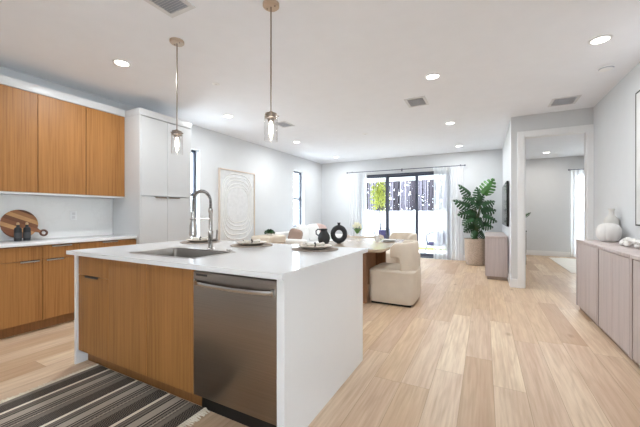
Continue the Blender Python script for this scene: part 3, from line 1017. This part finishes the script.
def vent(label, x, y, w, d, nsl, dark, rz=0):
    t = thing('ceiling_vent', label, 'vent', (x, y, ZC), rz)
    b = .036
    MB().box(-w / 2, -d / 2, -.008, w / 2, -d / 2 + b, 0).box(-w / 2, d / 2 - b, -.008, w / 2, d / 2, 0).box(-w / 2, -d / 2 + b, -.008, -w / 2 + b, d / 2 - b, 0).box(w / 2 - b, -d / 2 + b, -.008, w / 2, d / 2 - b, 0).build('frame', M['vent'], t, smooth=False)
    MB().box(-w / 2 + b, -d / 2 + b, -.002, w / 2 - b, d / 2 - b, -.0005).build('duct', M['ventdark'] if dark else M['ventgrey'], t, smooth=False)
    mb = MB()
    for k in range(nsl):
        yy = -d / 2 + b + (k + .5) * (d - 2 * b) / nsl
        mb.box(-w / 2 + b, -.006, -.0008, w / 2 - b, .006, .0008, mat=Matrix.Translation((0, yy, -.008)) @ Matrix.Rotation(.7, 4, 'X'))
    mb.build('slats', M['vent'] if dark else M['ventgrey'], t, smooth=False)
vent('louvred ceiling vent above the island at the top edge', -2.09, 1.50, .27, .34, 13, True)
vent('square louvred ceiling vent in the middle of the ceiling', -.85, 4.55, .28, .36, 13, True)
vent('grey return air grille in front of the bedroom doorway', .985, 5.48, .32, .36, 22, False)
vent('far ceiling vent seen just right of the second pendant', -3.15, 4.60, .26, .32, 8, True)
sd = thing('smoke_detector', 'small white smoke detector on the ceiling near the right wall', 'smoke detector', (1.16, 4.42, ZC))
MB().lathe([(.001, -.034), (.045, -.034), (.06, -.026), (.066, -.012), (.066, 0)], seg=28).build('housing', M['trim'], sd)
MB().lathe([(.0575, -.028), (.0665, -.018)], seg=28).build('sensor_slot', M['ventdark'], sd)

def pendant(label, x, y):
    t = thing('pendant_lamp', label, 'pendant lamp', (x, y, ZC), 0, 'pendant lamps over the island')
    MB().lathe([(.001, 0), (.062, 0), (.062, -.018), (.056, -.024), (.001, -.024)], seg=32).build('ceiling_canopy', M['champagne'], t)
    for s in (-1, 1):
        MB().lathe([(.001, 0), (.007, 0), (.006, -.006), (.001, -.007)], (s * .035, 0, -.024), 12).build('canopy_screw', M['nickel'], t)
    MB().cyl((0, 0, -.024), (0, 0, -.822), .0055, seg=10).build('rod', M['nickel'], t)
    MB().lathe([(.001, -.812), (.012, -.812), (.014, -.824), (.044, -.828), (.046, -.834), (.046, -.862), (.025, -.868), (.022, -.89), (.001, -.89)], seg=28).build('socket_cap', M['nickel'], t)
    for k in range(3):
        a = 2 * PI * k / 3 + .4
        MB().cyl((.044 * math.cos(a), .044 * math.sin(a), -.848), (.062 * math.cos(a), .062 * math.sin(a), -.848), .0035, seg=8).build('thumb_screw', M['nickel'], t)
    MB().lathe([(.048, -.835), (.051, -.85), (.051, -1.035), (.049, -1.035), (.049, -.85), (.047, -.838)], seg=36).build('glass_shade', M['lampglass'], t)
    MB().lathe([(.001, -.885), (.010, -.888), (.012, -.90), (.015, -.94), (.015, -.96), (.010, -.99), (.004, -1.01), (.001, -1.012)], seg=20).build('bulb', M['bulb'], t)
    return t
pendant('glass cylinder pendant on the left, in front of the white pantry', -2.494, 1.921)
pendant('glass cylinder pendant on the right, hung over the dishwasher end', -1.426, 1.913)

# ---------------------------------------------------------------- leaning art on the window wall
ar = thing('wall_art', 'large framed white plaster relief of nested arches on the window wall', 'wall art', (XL + .001, 4.98, .60))
w2, h_ = .525, 1.50
MB().box(0, -w2, 0, .045, -w2 + .014, h_).box(0, w2 - .014, 0, .045, w2, h_).box(0, -w2 + .014, 0, .045, w2 - .014, .02).box(0, -w2 + .014, h_ - .02, .045, w2 - .014, h_).build('frame', M['framewood'], ar, smooth=False)
MB().box(.004, -w2 + .014, .02, .02, w2 - .014, h_ - .02).build('canvas', M['canvas'], ar, smooth=False)
mb = MB()
for k, (a, zb_, zt_) in enumerate(((.46, .08, 1.42), (.43, .17, 1.36), (.40, .26, 1.30), (.36, .35, 1.22), (.33, .42, 1.16))):
    pts = []
    for q in range(56):
        an = 2 * PI * q / 56
        cx, cz = math.cos(an), math.sin(an)
        e = .72 if k > 1 else .6
        pts.append((.0225, a * math.copysign(abs(cx) ** e, cx) + .004 * math.sin(7 * an + k), (zb_ + zt_) / 2 + (zt_ - zb_) / 2 * math.copysign(abs(cz) ** e, cz) + .006 * math.sin(5 * an + 2 * k)))
    mb.tube(pts, .009 if k else .011, 6, closed=True)
mb.build('relief_arches', M['relief'], ar)
mb = MB()
mb.bm.faces.new([mb.bm.verts.new((.0235, .31 * math.copysign(abs(math.cos(t_)) ** .8, math.cos(t_)), .79 + .35 * math.copysign(abs(math.sin(t_)) ** .8, math.sin(t_)))) for t_ in [2 * PI * k / 48 for k in range(48)]])
r = bmesh.ops.extrude_face_region(mb.bm, geom=mb.bm.faces[:])
for g_ in r['geom']:
    if isinstance(g_, bmesh.types.BMVert): g_.co.x = .0195
mb.build('textured_center', M['canvas'], ar)

# framed print at right
pr = thing('framed_print', 'large black-framed abstract print on the right wall', 'picture', (XR - .0005, 3.86, 1.78))
MB().box(-.018, -.62, -.70, 0, -.605, .70).box(-.018, .605, -.70, 0, .62, .70).box(-.018, -.605, -.70, 0, .605, -.685).box(-.018, -.605, .685, 0, .605, .70).build('frame', M['black'], pr, smooth=False)
MB().box(-.016, -.605, -.685, -.004, .605, .685).build('print', M['artgrey'], pr, smooth=False)

# ---------------------------------------------------------------- credenza units on the right
def credenza(y0, y1, label):
    t = thing('credenza', label, 'credenza', (0, 0, 0), 0, 'pale oak credenza units')
    xf = 1.033
    MB().box(xf + .02, y0, .05, XR - .016, y1, .85).build('body', M['greyoak'], t, smooth=False)
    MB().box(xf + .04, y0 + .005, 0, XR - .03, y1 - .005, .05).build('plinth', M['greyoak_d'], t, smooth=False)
    MB().box(xf - .002, y0, .851, XR - .016, y1, .88, bev=.002).build('top', M['greyoak'], t)
    for a, b in ((y0, y0 + .03), (y1 - .03, y1)):
        MB().box(xf, a, .05, xf + .02, b, .85).build('side_stile', M['greyoak'], t, smooth=False)
    m = (y0 + y1) / 2
    for a, b in ((y0 + .033, m - .002), (m + .002, y1 - .033)):
        MB().box(xf + .006, a, .056, xf + .02, b, .845, bev=.0015, seg=1).build('door', M['greyoak'], t)
credenza(4.222, 5.05, 'pale grey oak credenza unit at the far end, nearest the doorway')
credenza(3.385, 4.213, 'middle pale grey oak credenza unit under the wavy ceramic chain')
credenza(2.548, 3.376, 'pale grey oak credenza unit at the right edge of the photo')

gv = MB().lathe([(.001, .0), (.055, 0), (.08, .015), (.103, .05), (.112, .10), (.108, .15), (.09, .19), (.06, .208), (.03, .214), (.026, .212), (.024, .20), (.001, .195)], seg=96,
                fn=lambda a, r, z: r * (.93 + .10 * abs(math.sin(4.5 * a)) ** .6) if .03 < r else r)
place(gv, 'gourd_vase', M['whitecer'], 'squat ribbed white gourd-shaped vase on the credenza', 'vase', (1.277, 4.78, .881))
place(MB().lathe([(.001, 0), (.05, 0), (.062, .03), (.07, .14), (.070, .24), (.058, .275), (.035, .30), (.024, .33), (.024, .355), (.034, .385), (.028, .385), (.018, .34), (.001, .33)], seg=36,
      fn=lambda a, r, z: r * (1 + .02 * math.sin(z * 160))), 'bottle_vase', M['greycer'], 'taller ringed grey-white vase standing behind the gourd vase', 'vase', (1.352, 4.965, .881))
ch = thing('ceramic_chain', 'wavy white ceramic link chain lying on the credenza', 'ornament', (1.27, 4.07, .881))
for k in range(6):
    cy_ = .20 - k * .078
    tl = .8 if k % 2 else -.7
    pts = []
    for q in range(22):
        a = 2 * PI * q / 22
        p = Matrix.Rotation(tl, 3, 'Y') @ Vector((.036 * math.cos(a), .050 * math.sin(a), 0))
        pts.append(p + Vector((.018 * math.sin(k * 1.9), cy_, .046)))
    MB().tube(pts, .018, 10, closed=True).build('link', M['whitecer'], ch)

# ---------------------------------------------------------------- television and media cabinet
tv = thing('television', 'black flat television on the partition wall above the media cabinet', 'television', (XT, 7.0, 1.41))
MB().box(-.045, -.65, -.43, -.012, .95, .37, bev=.004).build('housing', M['black'], tv)
MB().box(-.0465, -.64, -.415, -.0455, .94, .36).build('screen', M['screen'], tv, smooth=False)
MB().box(-.012, -.2, -.15, 0, .2, .15).build('wall_mount', M['black'], tv, smooth=False)
mc = thing('media_cabinet', 'pale oak media cabinet standing below the television', 'media cabinet', (0, 0, 0))
MB().box(.026, 6.52, .06, XT - .018, 8.0, .765).build('body', M['greyoak'], mc, smooth=False)
MB().box(.014, 6.51, .766, XT - .018, 8.01, .797, bev=.002).build('top', M['greyoak'], mc)
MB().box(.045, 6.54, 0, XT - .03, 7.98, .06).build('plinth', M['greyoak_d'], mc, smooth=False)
for k in range(3):
    MB().box(.010, 6.53 + k * .49, .07, .026, 7.015 + k * .49, .76, bev=.0015, seg=1).build('door', M['greyoak'], mc)

# ---------------------------------------------------------------- monstera
def leaf_mesh(L, W, mat_, M4, holes=6):
    """deeply cut leaf: midrib along +x, droops with length"""
    mb = MB(); bm = mb.bm
    def pt(x, y):
        z = -.35 * (x ** 2) * L * .55 + abs(y) * .25 * (1 - x) - (y * y) / max(W, .01) * .9
        return M4 @ Vector((x * L, y, z))
    def half(x):      # outline half width
        x = max(0, min(1, x))
        return W * (math.sin(PI * min(1, (x * .93 + .09))) ** .62) * (1 - .25 * x)
    n = holes
    # strip along the midrib
    for s in (-1, 1):
        for k in range(n * 2):
            x0, x1 = k / (n * 2), (k + 1) / (n * 2)
            a, b = min(half(x0), W * .45 * (1.1 - x0)), min(half(x1), W * .45 * (1.1 - x1))
            vs = [bm.verts.new(pt(x0, 0)), bm.verts.new(pt(x1, 0)), bm.verts.new(pt(x1, s * b)), bm.verts.new(pt(x0, s * a))]
            bm.faces.new(vs if s > 0 else vs[::-1])
        for k in range(n):
            x0, x1 = k / n + .012, (k + .80) / n
            i0, i1 = W * .43 * (1.1 - x0), W * .43 * (1.1 - x1)
            sw = .10 * (1 - x0 * .4)
            prev = None
            for q in range(5):
                f = q / 4
                xa, xb = x0 + sw * f, x1 + sw * f * 1.0
                if q == 4: xa += .03; xb -= .03
                ya = i0 + (max(half(xa), i0) - i0) * f
                yb = i1 + (max(half(xb), i1) - i1) * f
                cur = (bm.verts.new(pt(xa, s * ya)), bm.verts.new(pt(xb, s * yb)))
                if prev:
                    vs = [prev[0], prev[1], cur[1], cur[0]]
                    bm.faces.new(vs if s > 0 else vs[::-1])
                prev = cur
    return mb
pp = thing('monstera_plant', 'tall monstera plant with split leaves in a woven basket by the television', 'potted plant', (-.19, 8.28, 0))
MB().lathe([(.001, 0), (.19, 0), (.205, .01), (.225, .12), (.238, .35), (.24, .58), (.248, .60), (.248, .615), (.232, .615), (.23, .56), (.001, .56)], seg=48,
           fn=lambda a, r, z: r * (1 + .012 * math.sin(24 * a) * math.cos(z * 120)) if r > .05 else r).build('woven_basket', M['basket'], pp)
MB().lathe([(.001, .575), (.226, .57)], seg=32).build('soil', M['soil'], pp)
# leaves: (offset along the room diagonal, z of the leaf base, tip direction in degrees, length, width)
lv = [(.16, 1.66, 62, .44, .20), (-.12, 1.66, 140, .40, .15), (-.16, 1.38, 155, .42, .16), (-.05, 1.52, 165, .30, .14), (.06, 1.50, 100, .34, .14),
      (.10, 1.42, 20, .36, .16), (.08, 1.28, 5, .38, .17), (-.10, 1.26, 190, .36, .16), (-.02, 1.28, 240, .30, .16), (.12, 1.18, -25, .34, .15),
      (-.08, 1.10, 205, .34, .15), (.02, 1.12, 285, .30, .15), (.10, .98, -15, .30, .14), (-.06, .94, 215, .28, .13), (.02, .92, 265, .26, .13),
      (.06, .80, -50, .24, .11), (-.04, .80, 235, .22, .10), (-.02, 1.40, 60, .30, .15), (.03, 1.34, 130, .28, .15), (.0, 1.05, 120, .26, .13)]
for i, (dx, z, th, Ln, Wd) in enumerate(lv):
    u = Vector((.885, .466, 0)); nv = Vector((.466, -.885, 0))
    th_ = math.radians(th)
    X_ = (u * math.cos(th_) + Vector((0, 0, math.sin(th_))) + nv * random.uniform(.0, .35)).normalized()
    Nn = nv + Vector((0, 0, random.uniform(.25, .8))) + u * random.uniform(-.35, .35)
    Y_ = Nn.cross(X_).normalized()
    Z_ = X_.cross(Y_).normalized()
    base = u * dx + nv * random.uniform(.0, .14) + Vector((0, 0, z))
    M4 = Matrix(((X_.x, Y_.x, Z_.x, base.x), (X_.y, Y_.y, Z_.y, base.y), (X_.z, Y_.z, Z_.z, base.z), (0, 0, 0, 1)))
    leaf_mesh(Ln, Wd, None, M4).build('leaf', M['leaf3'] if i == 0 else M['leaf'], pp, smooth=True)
    z0 = .57
    st = Vector((random.uniform(-.05, .05), random.uniform(-.05, .05), z0))
    mid = Vector((base.x * .4, base.y * .4, z0 + (base.z - z0) * .6))
    MB().tube([st, st.lerp(mid, .5) + Vector((0, 0, .02)), mid, base], [.011, .010, .009, .006], 7).build('stem', M['stem'], pp)
MB().tube([(0, 0, .56), (.01, 0, .8), (-.01, .01, 1.1), (0, 0, 1.35)], [.028, .026, .02, .012], 10).build('main_stem', M['stem'], pp)

# ---------------------------------------------------------------- curtains
def curtain(name, label, x0, x1, ztop, zbot, y, mat, folds, loc=None, amp=.026):
    def f(u, v):
        x = x0 + (x1 - x0) * u
        z = ztop + (zbot - ztop) * v
        a = amp * (.45 + .35 * v)
        return Vector((x + .012 * math.sin(folds * 2 * PI * u + 1.5 + v), y + a * math.sin(folds * 2 * PI * u) + .005 * math.sin(folds * 4.7 * PI * u + v * 2), z))
    t = thing(name, label, 'curtain', (0, 0, 0))
    MB().grid(f, folds * 14, 10).build('sheer_cloth', mat, t)
    return t
RODZ, RODY = 2.43, 8.70
rod = thing('curtain_rod', 'long thin dark curtain rod above the sliding door', 'curtain rod', (0, 0, 0))
MB().cyl((-3.64, RODY, RODZ), (-.46, RODY, RODZ), .010, seg=12).build('rod', M['alu'], rod)
for x in (-3.66, -.44): MB().lathe([(.001, -.022), (.015, -.016), (.022, 0), (.015, .016), (.001, .022)], (x, RODY, RODZ), 16).build('finial', M['alu'], rod)
for x in (-3.55, -2.05, -.55): MB().box(x - .008, RODY, RODZ - .008, x + .008, YB, RODZ + .008).box(x - .015, YB - .008, RODZ - .04, x + .015, YB, RODZ + .04).build('bracket', M['alu'], rod, smooth=False)
def rings(t, xs_, z=RODZ, y=RODY, r=.017):
    for x in xs_:
        MB().tube([(x, y + r * math.cos(a), z - .004 + r * math.sin(a)) for a in [2 * PI * k / 14 for k in range(14)]], .003, 6, closed=True).build('curtain_ring', M['steel_l'], t)
c1 = curtain('sheer_curtain', 'sheer white curtain at the left end of the sliding door', -3.60, -3.05, RODZ - .012, .01, RODY, M['sheer'], 6)
rings(c1, [-3.57 + .1 * k for k in range(6)])
c2 = curtain('sheer_curtain', 'thin see-through sheer over the right glass panel', -1.20, -.66, RODZ - .012, .01, RODY, M['sheer2'], 5)
rings(c2, [-1.17 + .1 * k for k in range(5)])
c3 = curtain('sheer_curtain', 'gathered white sheer curtain between the sliding door and the monstera', -.655, -.48, RODZ - .012, .012, RODY, M['sheer'], 3, amp=.028)
rings(c3, [-.63 + .06 * k for k in range(3)])

# bedroom curtain, rod, dresser, rug
br = thing('bedroom_curtain_rod', 'short dark curtain rod above the bedroom window', 'curtain rod', (0, 0, 0))
MB().cyl((2.06, 10.80, 2.41), (3.1, 10.80, 2.41), .010, seg=12).build('rod', M['alu'], br)
MB().lathe([(.001, -.022), (.016, -.012), (.02, 0), (.016, .012), (.001, .022)], (2.05, 10.80, 2.41), 16).build('finial', M['alu'], br)
MB().box(2.085, 10.80, 2.40, 2.10, 10.9, 2.42).box(3.06, 10.80, 2.40, 3.075, 10.9, 2.42).build('bracket', M['alu'], br, smooth=False)
c4 = curtain('sheer_curtain', 'sheer white curtain hanging in the bedroom', 2.08, 2.62, 2.39, .01, 10.80, M['sheer'], 6, amp=.03)
rings(c4, [2.12 + .1 * k for k in range(5)], 2.41, 10.80)
place(MB().box(1.55, 7.95, .001, 3.2, 10.45, .014, bev=.004), 'area_rug', M['cream'], 'cream area rug on the bedroom floor', 'rug')
ds = thing('dresser', 'dark grey-brown dresser just inside the bedroom doorway', 'dresser', (0, 0, 0))
MB().box(.515, 8.2, .06, .80, 9.3, .80, bev=.004).build('body', M['dresser'], ds)
MB().box(.512, 8.18, .801, .82, 9.32, .83, bev=.003).build('top', M['black'], ds)
MB().box(.53, 8.23, 0, .78, 9.27, .06).build('plinth', M['black'], ds, smooth=False)
for k in range(2):
    for j in range(3):
        d = MB().box(.80, 8.22 + k * .53, .08 + j * .24, .815, 8.74 + k * .53, .31 + j * .24, bev=.002).build('drawer', M['dresser'], ds)
        MB().cyl((.815, 8.48 + k * .53, .195 + j * .24), (.835, 8.48 + k * .53, .195 + j * .24), .012, seg=12).build('knob', M['nickel'], d)
bv = thing('leafy_vase', 'small dark vase with a drooping leaf on the bedroom dresser', 'vase', (.72, 8.45, .831))
MB().lathe([(.001, 0), (.035, 0), (.05, .04), (.045, .09), (.02, .12), (.024, .14), (.018, .14), (.001, .11)], seg=24).build('vase_body', M['blackcer'], bv)
MB().tube([(0, 0, .12), (.01, -.01, .22), (.05, -.02, .30)], [.004, .004, .003], 6).build('stem', M['stem'], bv)
leaf_mesh(.20, .05, None, Matrix.Translation((.04, -.02, .29)) @ Matrix.Rotation(-.7, 4, 'Y') @ Matrix.Rotation(1.0, 4, 'X')).build('leaf', M['leaf'], bv)

# ---------------------------------------------------------------- dining set
TX0, TX1, TY0, TY1 = -2.25, -1.12, 3.76, 5.45
tb = thing('dining_table', 'pale oak dining table with rounded corners behind the island', 'dining table', (0, 0, 0))
pl = [(p[0], p[1]) for p in rr(TX0, TY0, TX1, TY1, .08, 0, 8)]
pl2 = [(p[0], p[1]) for p in rr(TX0 + .03, TY0 + .03, TX1 - .03, TY1 - .03, .06, 0, 8)]
mb = MB(); bm = mb.bm
A = [bm.verts.new((x, y, .76)) for x, y in pl]; B = [bm.verts.new((x, y, .733)) for x, y in pl]; C_ = [bm.verts.new((x, y, .715)) for x, y in pl2]
n = len(A)
bm.faces.new(A); bm.faces.new(C_[::-1])
for k in range(n):
    bm.faces.new((A[k], A[(k + 1) % n], B[(k + 1) % n], B[k])); bm.faces.new((B[k], B[(k + 1) % n], C_[(k + 1) % n], C_[k]))
mb.build('tabletop', M['tableoak'], tb)
MB().box(-1.86, 3.98, 0, -1.40, 4.04, .715, bev=.01).build('pedestal_panel', M['tablebase'], tb)
MB().box(-1.86, 5.1, 0, -1.46, 5.16, .715, bev=.01).build('pedestal_panel', M['tablebase'], tb)
MB().box(-1.70, 4.04, .10, -1.62, 5.1, .715, bev=.01).build('stretcher_panel', M['tablebase'], tb)

def barrel_chair(label, loc, rz):
    """front faces -X in its own frame"""
    t = thing('barrel_chair', label, 'dining chair', loc, rz, 'cream barrel dining chairs')
    MB().box(-.28, -.29, 0, .25, .29, .03, bev=.01).build('plinth', M['black'], t)
    # body: rounded skirted block
    def f(u, v):
        a = 2 * PI * u
        rx, ry = .305, .325
        e = .27
        cx, cy_ = math.cos(a), math.sin(a)
        s = 1.0
        if v < .06: s = .96 + .04 * v / .06
        z = .03 + .40 * v
        return Vector((-.02 + rx * s * math.copysign(abs(cx) ** e, cx), ry * s * math.copysign(abs(cy_) ** e, cy_), z))
    mb = MB().grid(f, 48, 8, closed_u=True)
    mb.build('skirted_base', M['boucle'], t)
    def g(u, v):
        a = 2 * PI * u
        e = .27
        cx, cy_ = math.cos(a), math.sin(a)
        r = math.cos(v * PI / 2) ** .25 if v < .999 else 0.0
        z = .43 + .045 * math.sin(v * PI / 2)
        return Vector((-.02 + .305 * r * math.copysign(abs(cx) ** e, cx), .325 * r * math.copysign(abs(cy_) ** e, cy_), z))
    MB().grid(g, 48, 8, closed_u=True).build('seat_cushion', M['boucle'], t)
    # curved back: U in plan, arms float above the seat
    path = []
    for k in range(61):
        u = k / 60
        an = math.radians(-91 + 182 * u)
        cx, sy = math.cos(an), math.sin(an)
        path.append((.245 * math.copysign(abs(cx) ** .8, cx) + .0, .29 * math.copysign(abs(sy) ** .62, sy)))
    def zb(u):
        d = abs(u - .5) * 2
        return .40 if d < .74 else (.40 + (.63 - .40) * min(1, (d - .74) / .03))
    def zt(u):
        d = abs(u - .5) * 2
        return .83 - .015 * d ** 2 - (.05 * max(0, (d - .9) / .1) ** 2)
    MB().section(path, .075, zb, zt, 18, 5).build('curved_back', M['boucle'], t, angle=50)
    return t
bc = barrel_chair('cream boucle barrel chair nearest the viewer at the dining table', (-1.085, 4.37, 0), 0)
dup(bc, 'cream boucle barrel chair at the far end of the dining table, angled inwards', (-1.47, 6.12, 0), math.radians(50))
dup(bc, 'cream boucle barrel chair on the window side of the dining table', (-2.62, 5.0, 0), PI) if False else None

# black vases on the table
jug = thing('black_jug', 'round matte black jug with a loop handle on the dining table', 'jug', (-2.11, 4.13, .761))
MB().lathe([(.001, 0), (.055, 0), (.083, .03), (.092, .08), (.084, .13), (.055, .17), (.046, .19), (.055, .222), (.045, .222), (.038, .19), (.001, .18)], seg=36).build('jug_body', M['blackcer'], jug)
hd_ = Vector((-.885, -.466, 0))
MB().tube([hd_ * .045 + Vector((0, 0, .205)), hd_ * .09 + Vector((0, 0, .215)), hd_ * .118 + Vector((0, 0, .19)), hd_ * .115 + Vector((0, 0, .145)), hd_ * .08 + Vector((0, 0, .12))], .010, 10).build('handle', M['blackcer'], jug)
dn = thing('donut_vase', 'black ring-shaped vase with a hole through its middle', 'vase', (-1.93, 4.27, .761), math.radians(27.8))
def tor(u, v):
    a, b = 2 * PI * u, 2 * PI * v
    R, r = .091, .036
    return Vector(((R + r * math.cos(b)) * math.cos(a), .8 * r * math.sin(b) , .140 + (R + r * math.cos(b)) * math.sin(a) * 1.08))
MB().grid(tor, 40, 16, closed_u=True).build('ring_body', M['blackcer'], dn)
MB().lathe([(.028, .262), (.020, .285), (.022, .302), (.028, .312), (.022, .312), (.012, .282), (.001, .27)], seg=20).build('neck', M['blackcer'], dn)
MB().lathe([(.001, 0), (.03, 0), (.03, .012), (.001, .012)], seg=20).build('foot', M['blackcer'], dn)
# place setting on the far right of the table
tp = thing('table_plates', 'stack of pale plates at the right of the dining table', 'plates', (-1.36, 4.95, .761))
for k in range(2):
    MB().lathe([(.001, 0), (.08, 0), (.13 - .02 * k, .014), (.125 - .02 * k, .018), (.001, .008)], (0, 0, k * .014), 32).build('plate', M['greycer'], tp)
tn = MB().grid(lambda u, v: Vector(((u - .5) * .12 * (1 - .5 * v), .02 * math.sin(2 * PI * u * 2) * (1 - v), .09 * v)), 12, 6)
place(MB().lathe([(.001, 0), (.03, 0), (.034, .03), (.03, .07), (.034, .10), (.030, .10), (.026, .07), (.001, .01)], seg=24), 'ceramic_cup', M['whitecer'], 'white ceramic cup beside the plates on the dining table', 'cup', (-1.53, 4.88, .761))

# ---------------------------------------------------------------- sofa group
sf = thing('sofa', 'long white sofa against the window wall', 'sofa', (0, 0, 0))
MB().box(-4.50, 5.95, .08, -3.55, 8.25, .30, bev=.03, seg=3).build('base', M['linen'], sf)
for k in range(2):
    MB().box(-4.25, 6.16 + k * .94, .30, -3.53, 7.09 + k * .94, .47, bev=.05, seg=4).build('seat_cushion', M['linen'], sf)
MB().box(-4.50, 5.95, .30, -4.27, 8.25, .76, bev=.05, seg=4).build('backrest', M['linen'], sf)
for y in (5.95, 8.05): MB().box(-4.26, y, .30, -3.55, y + .2, .62, bev=.05, seg=4).build('arm', M['linen'], sf)
for x in (-4.42, -3.65):
    for y in (6.05, 8.15): MB().cyl((x, y, 0), (x, y, .09), .02, .025, 12).build('foot', M['framewood'], sf)
def pillow(label, w, h, th, loc, rot, mat):
    def f(u, v):
        a = 2 * PI * u; p = PI * (v - .5)
        cx, cz = math.cos(a), math.sin(a)
        r = math.cos(p) ** .55 if abs(v - .5) < .4999 else 0
        x = math.copysign(abs(cx) ** .55, cx) * r * w / 2
        z = math.copysign(abs(cz) ** .55, cz) * r * h / 2
        y = math.sin(p) * th / 2
        return Vector((x, y, z))
    o = MB().grid(f, 40, 16, closed_u=True).build('throw_pillow', mat)
    o.location = loc; o.rotation_euler = rot
    return tag(o, label, 'pillow')
R90 = PI / 2
pillow('taupe throw pillow at the near end of the white sofa', .34, .34, .14, (-4.02, 6.36, .67), (.0, .3, R90 * .45), M['taupe'])
pillow('big white cushion in the middle of the sofa', .48, .44, .17, (-4.06, 6.76, .71), (-.15, .08, R90 * .95), M['linen'])
pillow('big white cushion further along the sofa', .46, .44, .17, (-4.04, 7.27, .71), (-.15, -.05, R90 * .85), M['linen'])
pillow('blush throw pillow at the far end of the white sofa', .40, .40, .15, (-4.06, 7.72, .72), (-.1, .25, R90 * .7), M['blush'])

sb = thing('side_console', 'low cream boucle-topped console table in front of the window wall', 'console', (-4.12, 5.45, 0), 0)
MB().box(-.26, -.30, .56, .26, .30, .74, bev=.05, seg=4).build('padded_top', M['boucle'], sb)
MB().box(-.22, -.26, 0, .22, .26, .56, bev=.01).build('base', M['framewood'], sb)
bp = thing('potted_succulent', 'small green mossy plant in a low bowl on the cream console', 'potted plant', (-4.10, 5.45, .741))
MB().lathe([(.001, 0), (.06, 0), (.08, .03), (.085, .045), (.078, .045), (.001, .03)], seg=24).build('bowl', M['whitecer'], bp)
mb = MB()
for i in range(160):
    a = random.uniform(0, 2 * PI); e = random.uniform(.0, 1.4); r = .10
    c = Vector((r * math.cos(a) * math.cos(e), r * math.sin(a) * math.cos(e), .04 + .075 * math.sin(e)))
    d = Vector((random.uniform(-1, 1), random.uniform(-1, 1), random.uniform(0, 1))).normalized() * .03
    b_ = d.orthogonal().normalized() * .014
    mb.bm.faces.new([mb.bm.verts.new(c + q) for q in (d, b_, -d, -b_)])
mb.lathe([(.001, .10), (.05, .09), (.08, .06), (.085, .035)], seg=16)
o = mb.build('moss_leaves', M['leaf'], bp, smooth=False); o['kind'] = 'stuff'

# lounge chair + coffee table + tulips
lc = thing('lounge_chair', 'low sand upholstered lounge chair beyond the dining table', 'armchair', (-2.42, 6.75, 0), math.radians(27))
MB().box(-.38, -.30, .10, .38, .40, .40, bev=.06, seg=4).build('seat', M['sand'], lc)
path = [(.38 * math.copysign(abs(math.cos(a)) ** .7, math.cos(a)), -.0 + .36 * math.copysign(abs(math.sin(a)) ** .7, math.sin(a))) for a in [math.radians(20 - 220 * k / 36) for k in range(37)]]
MB().section(path, .11, lambda u: .12, lambda u: .72, 18, 5).build('wrap_back', M['sand'], lc, angle=50)
for sx in (-1, 1):
    for sy in (-1, 1): MB().cyl((sx * .3, .02 + sy * .24, 0), (sx * .3, .02 + sy * .24, .13), .02, .02, 10).build('foot', M['tablebase'], lc)
ct_ = thing('coffee_table', 'round white coffee table in front of the sofa', 'coffee table', (-2.95, 7.45, 0))
MB().lathe([(.001, .36), (.42, .36), (.45, .375), (.45, .395), (.44, .40), (.001, .40)], seg=48).build('tabletop', M['whitecer'], ct_)
MB().lathe([(.25, 0), (.26, .01), (.18, .18), (.24, .36)], seg=36).build('pedestal', M['whitecer'], ct_)
fv = thing('tulip_vase', 'pale vase of white and yellow tulips on the coffee table', 'flower vase', (-2.86, 7.46, .401))
MB().lathe([(.001, 0), (.06, 0), (.085, .08), (.08, .20), (.05, .28), (.055, .30), (.045, .30), (.001, .27)], seg=28).build('vase_body', M['whitecer'], fv)
mbs, mbl, mbp = MB(), MB(), MB()
for k in range(16):
    a = k * 2.4; r = .03 + .006 * k
    tip = Vector((r * math.cos(a), r * math.sin(a), (.54 - .006 * k) + random.uniform(-.03, .03)))
    mbs.tube([(0, 0, .27), tip * .5 + Vector((0, 0, .15)), tip], .004, 5)
    mbp.lathe([(.001, -.02), (.022, -.01), (.028, .015), (.02, .045), (.001, .05)], tip, 8)
    d = Vector((math.cos(a + 1), math.sin(a + 1), 0))
    b0 = Vector((0, 0, .27)); n_ = Vector((-d.y, d.x, 0)) * .02
    v = [b0 - n_ * .5, b0 + n_ * .5, b0 + d * .08 + n_ + Vector((0, 0, .12)), b0 + d * .16 + Vector((0, 0, .18)), b0 + d * .08 - n_ + Vector((0, 0, .12))]
    mbl.bm.faces.new([mbl.bm.verts.new(q) for q in v])
mbs.build('stems', M['stem'], fv); mbl.build('leaves', M['leaf2'], fv, smooth=False)
mbp.build('tulip_heads', M['petal'], fv)
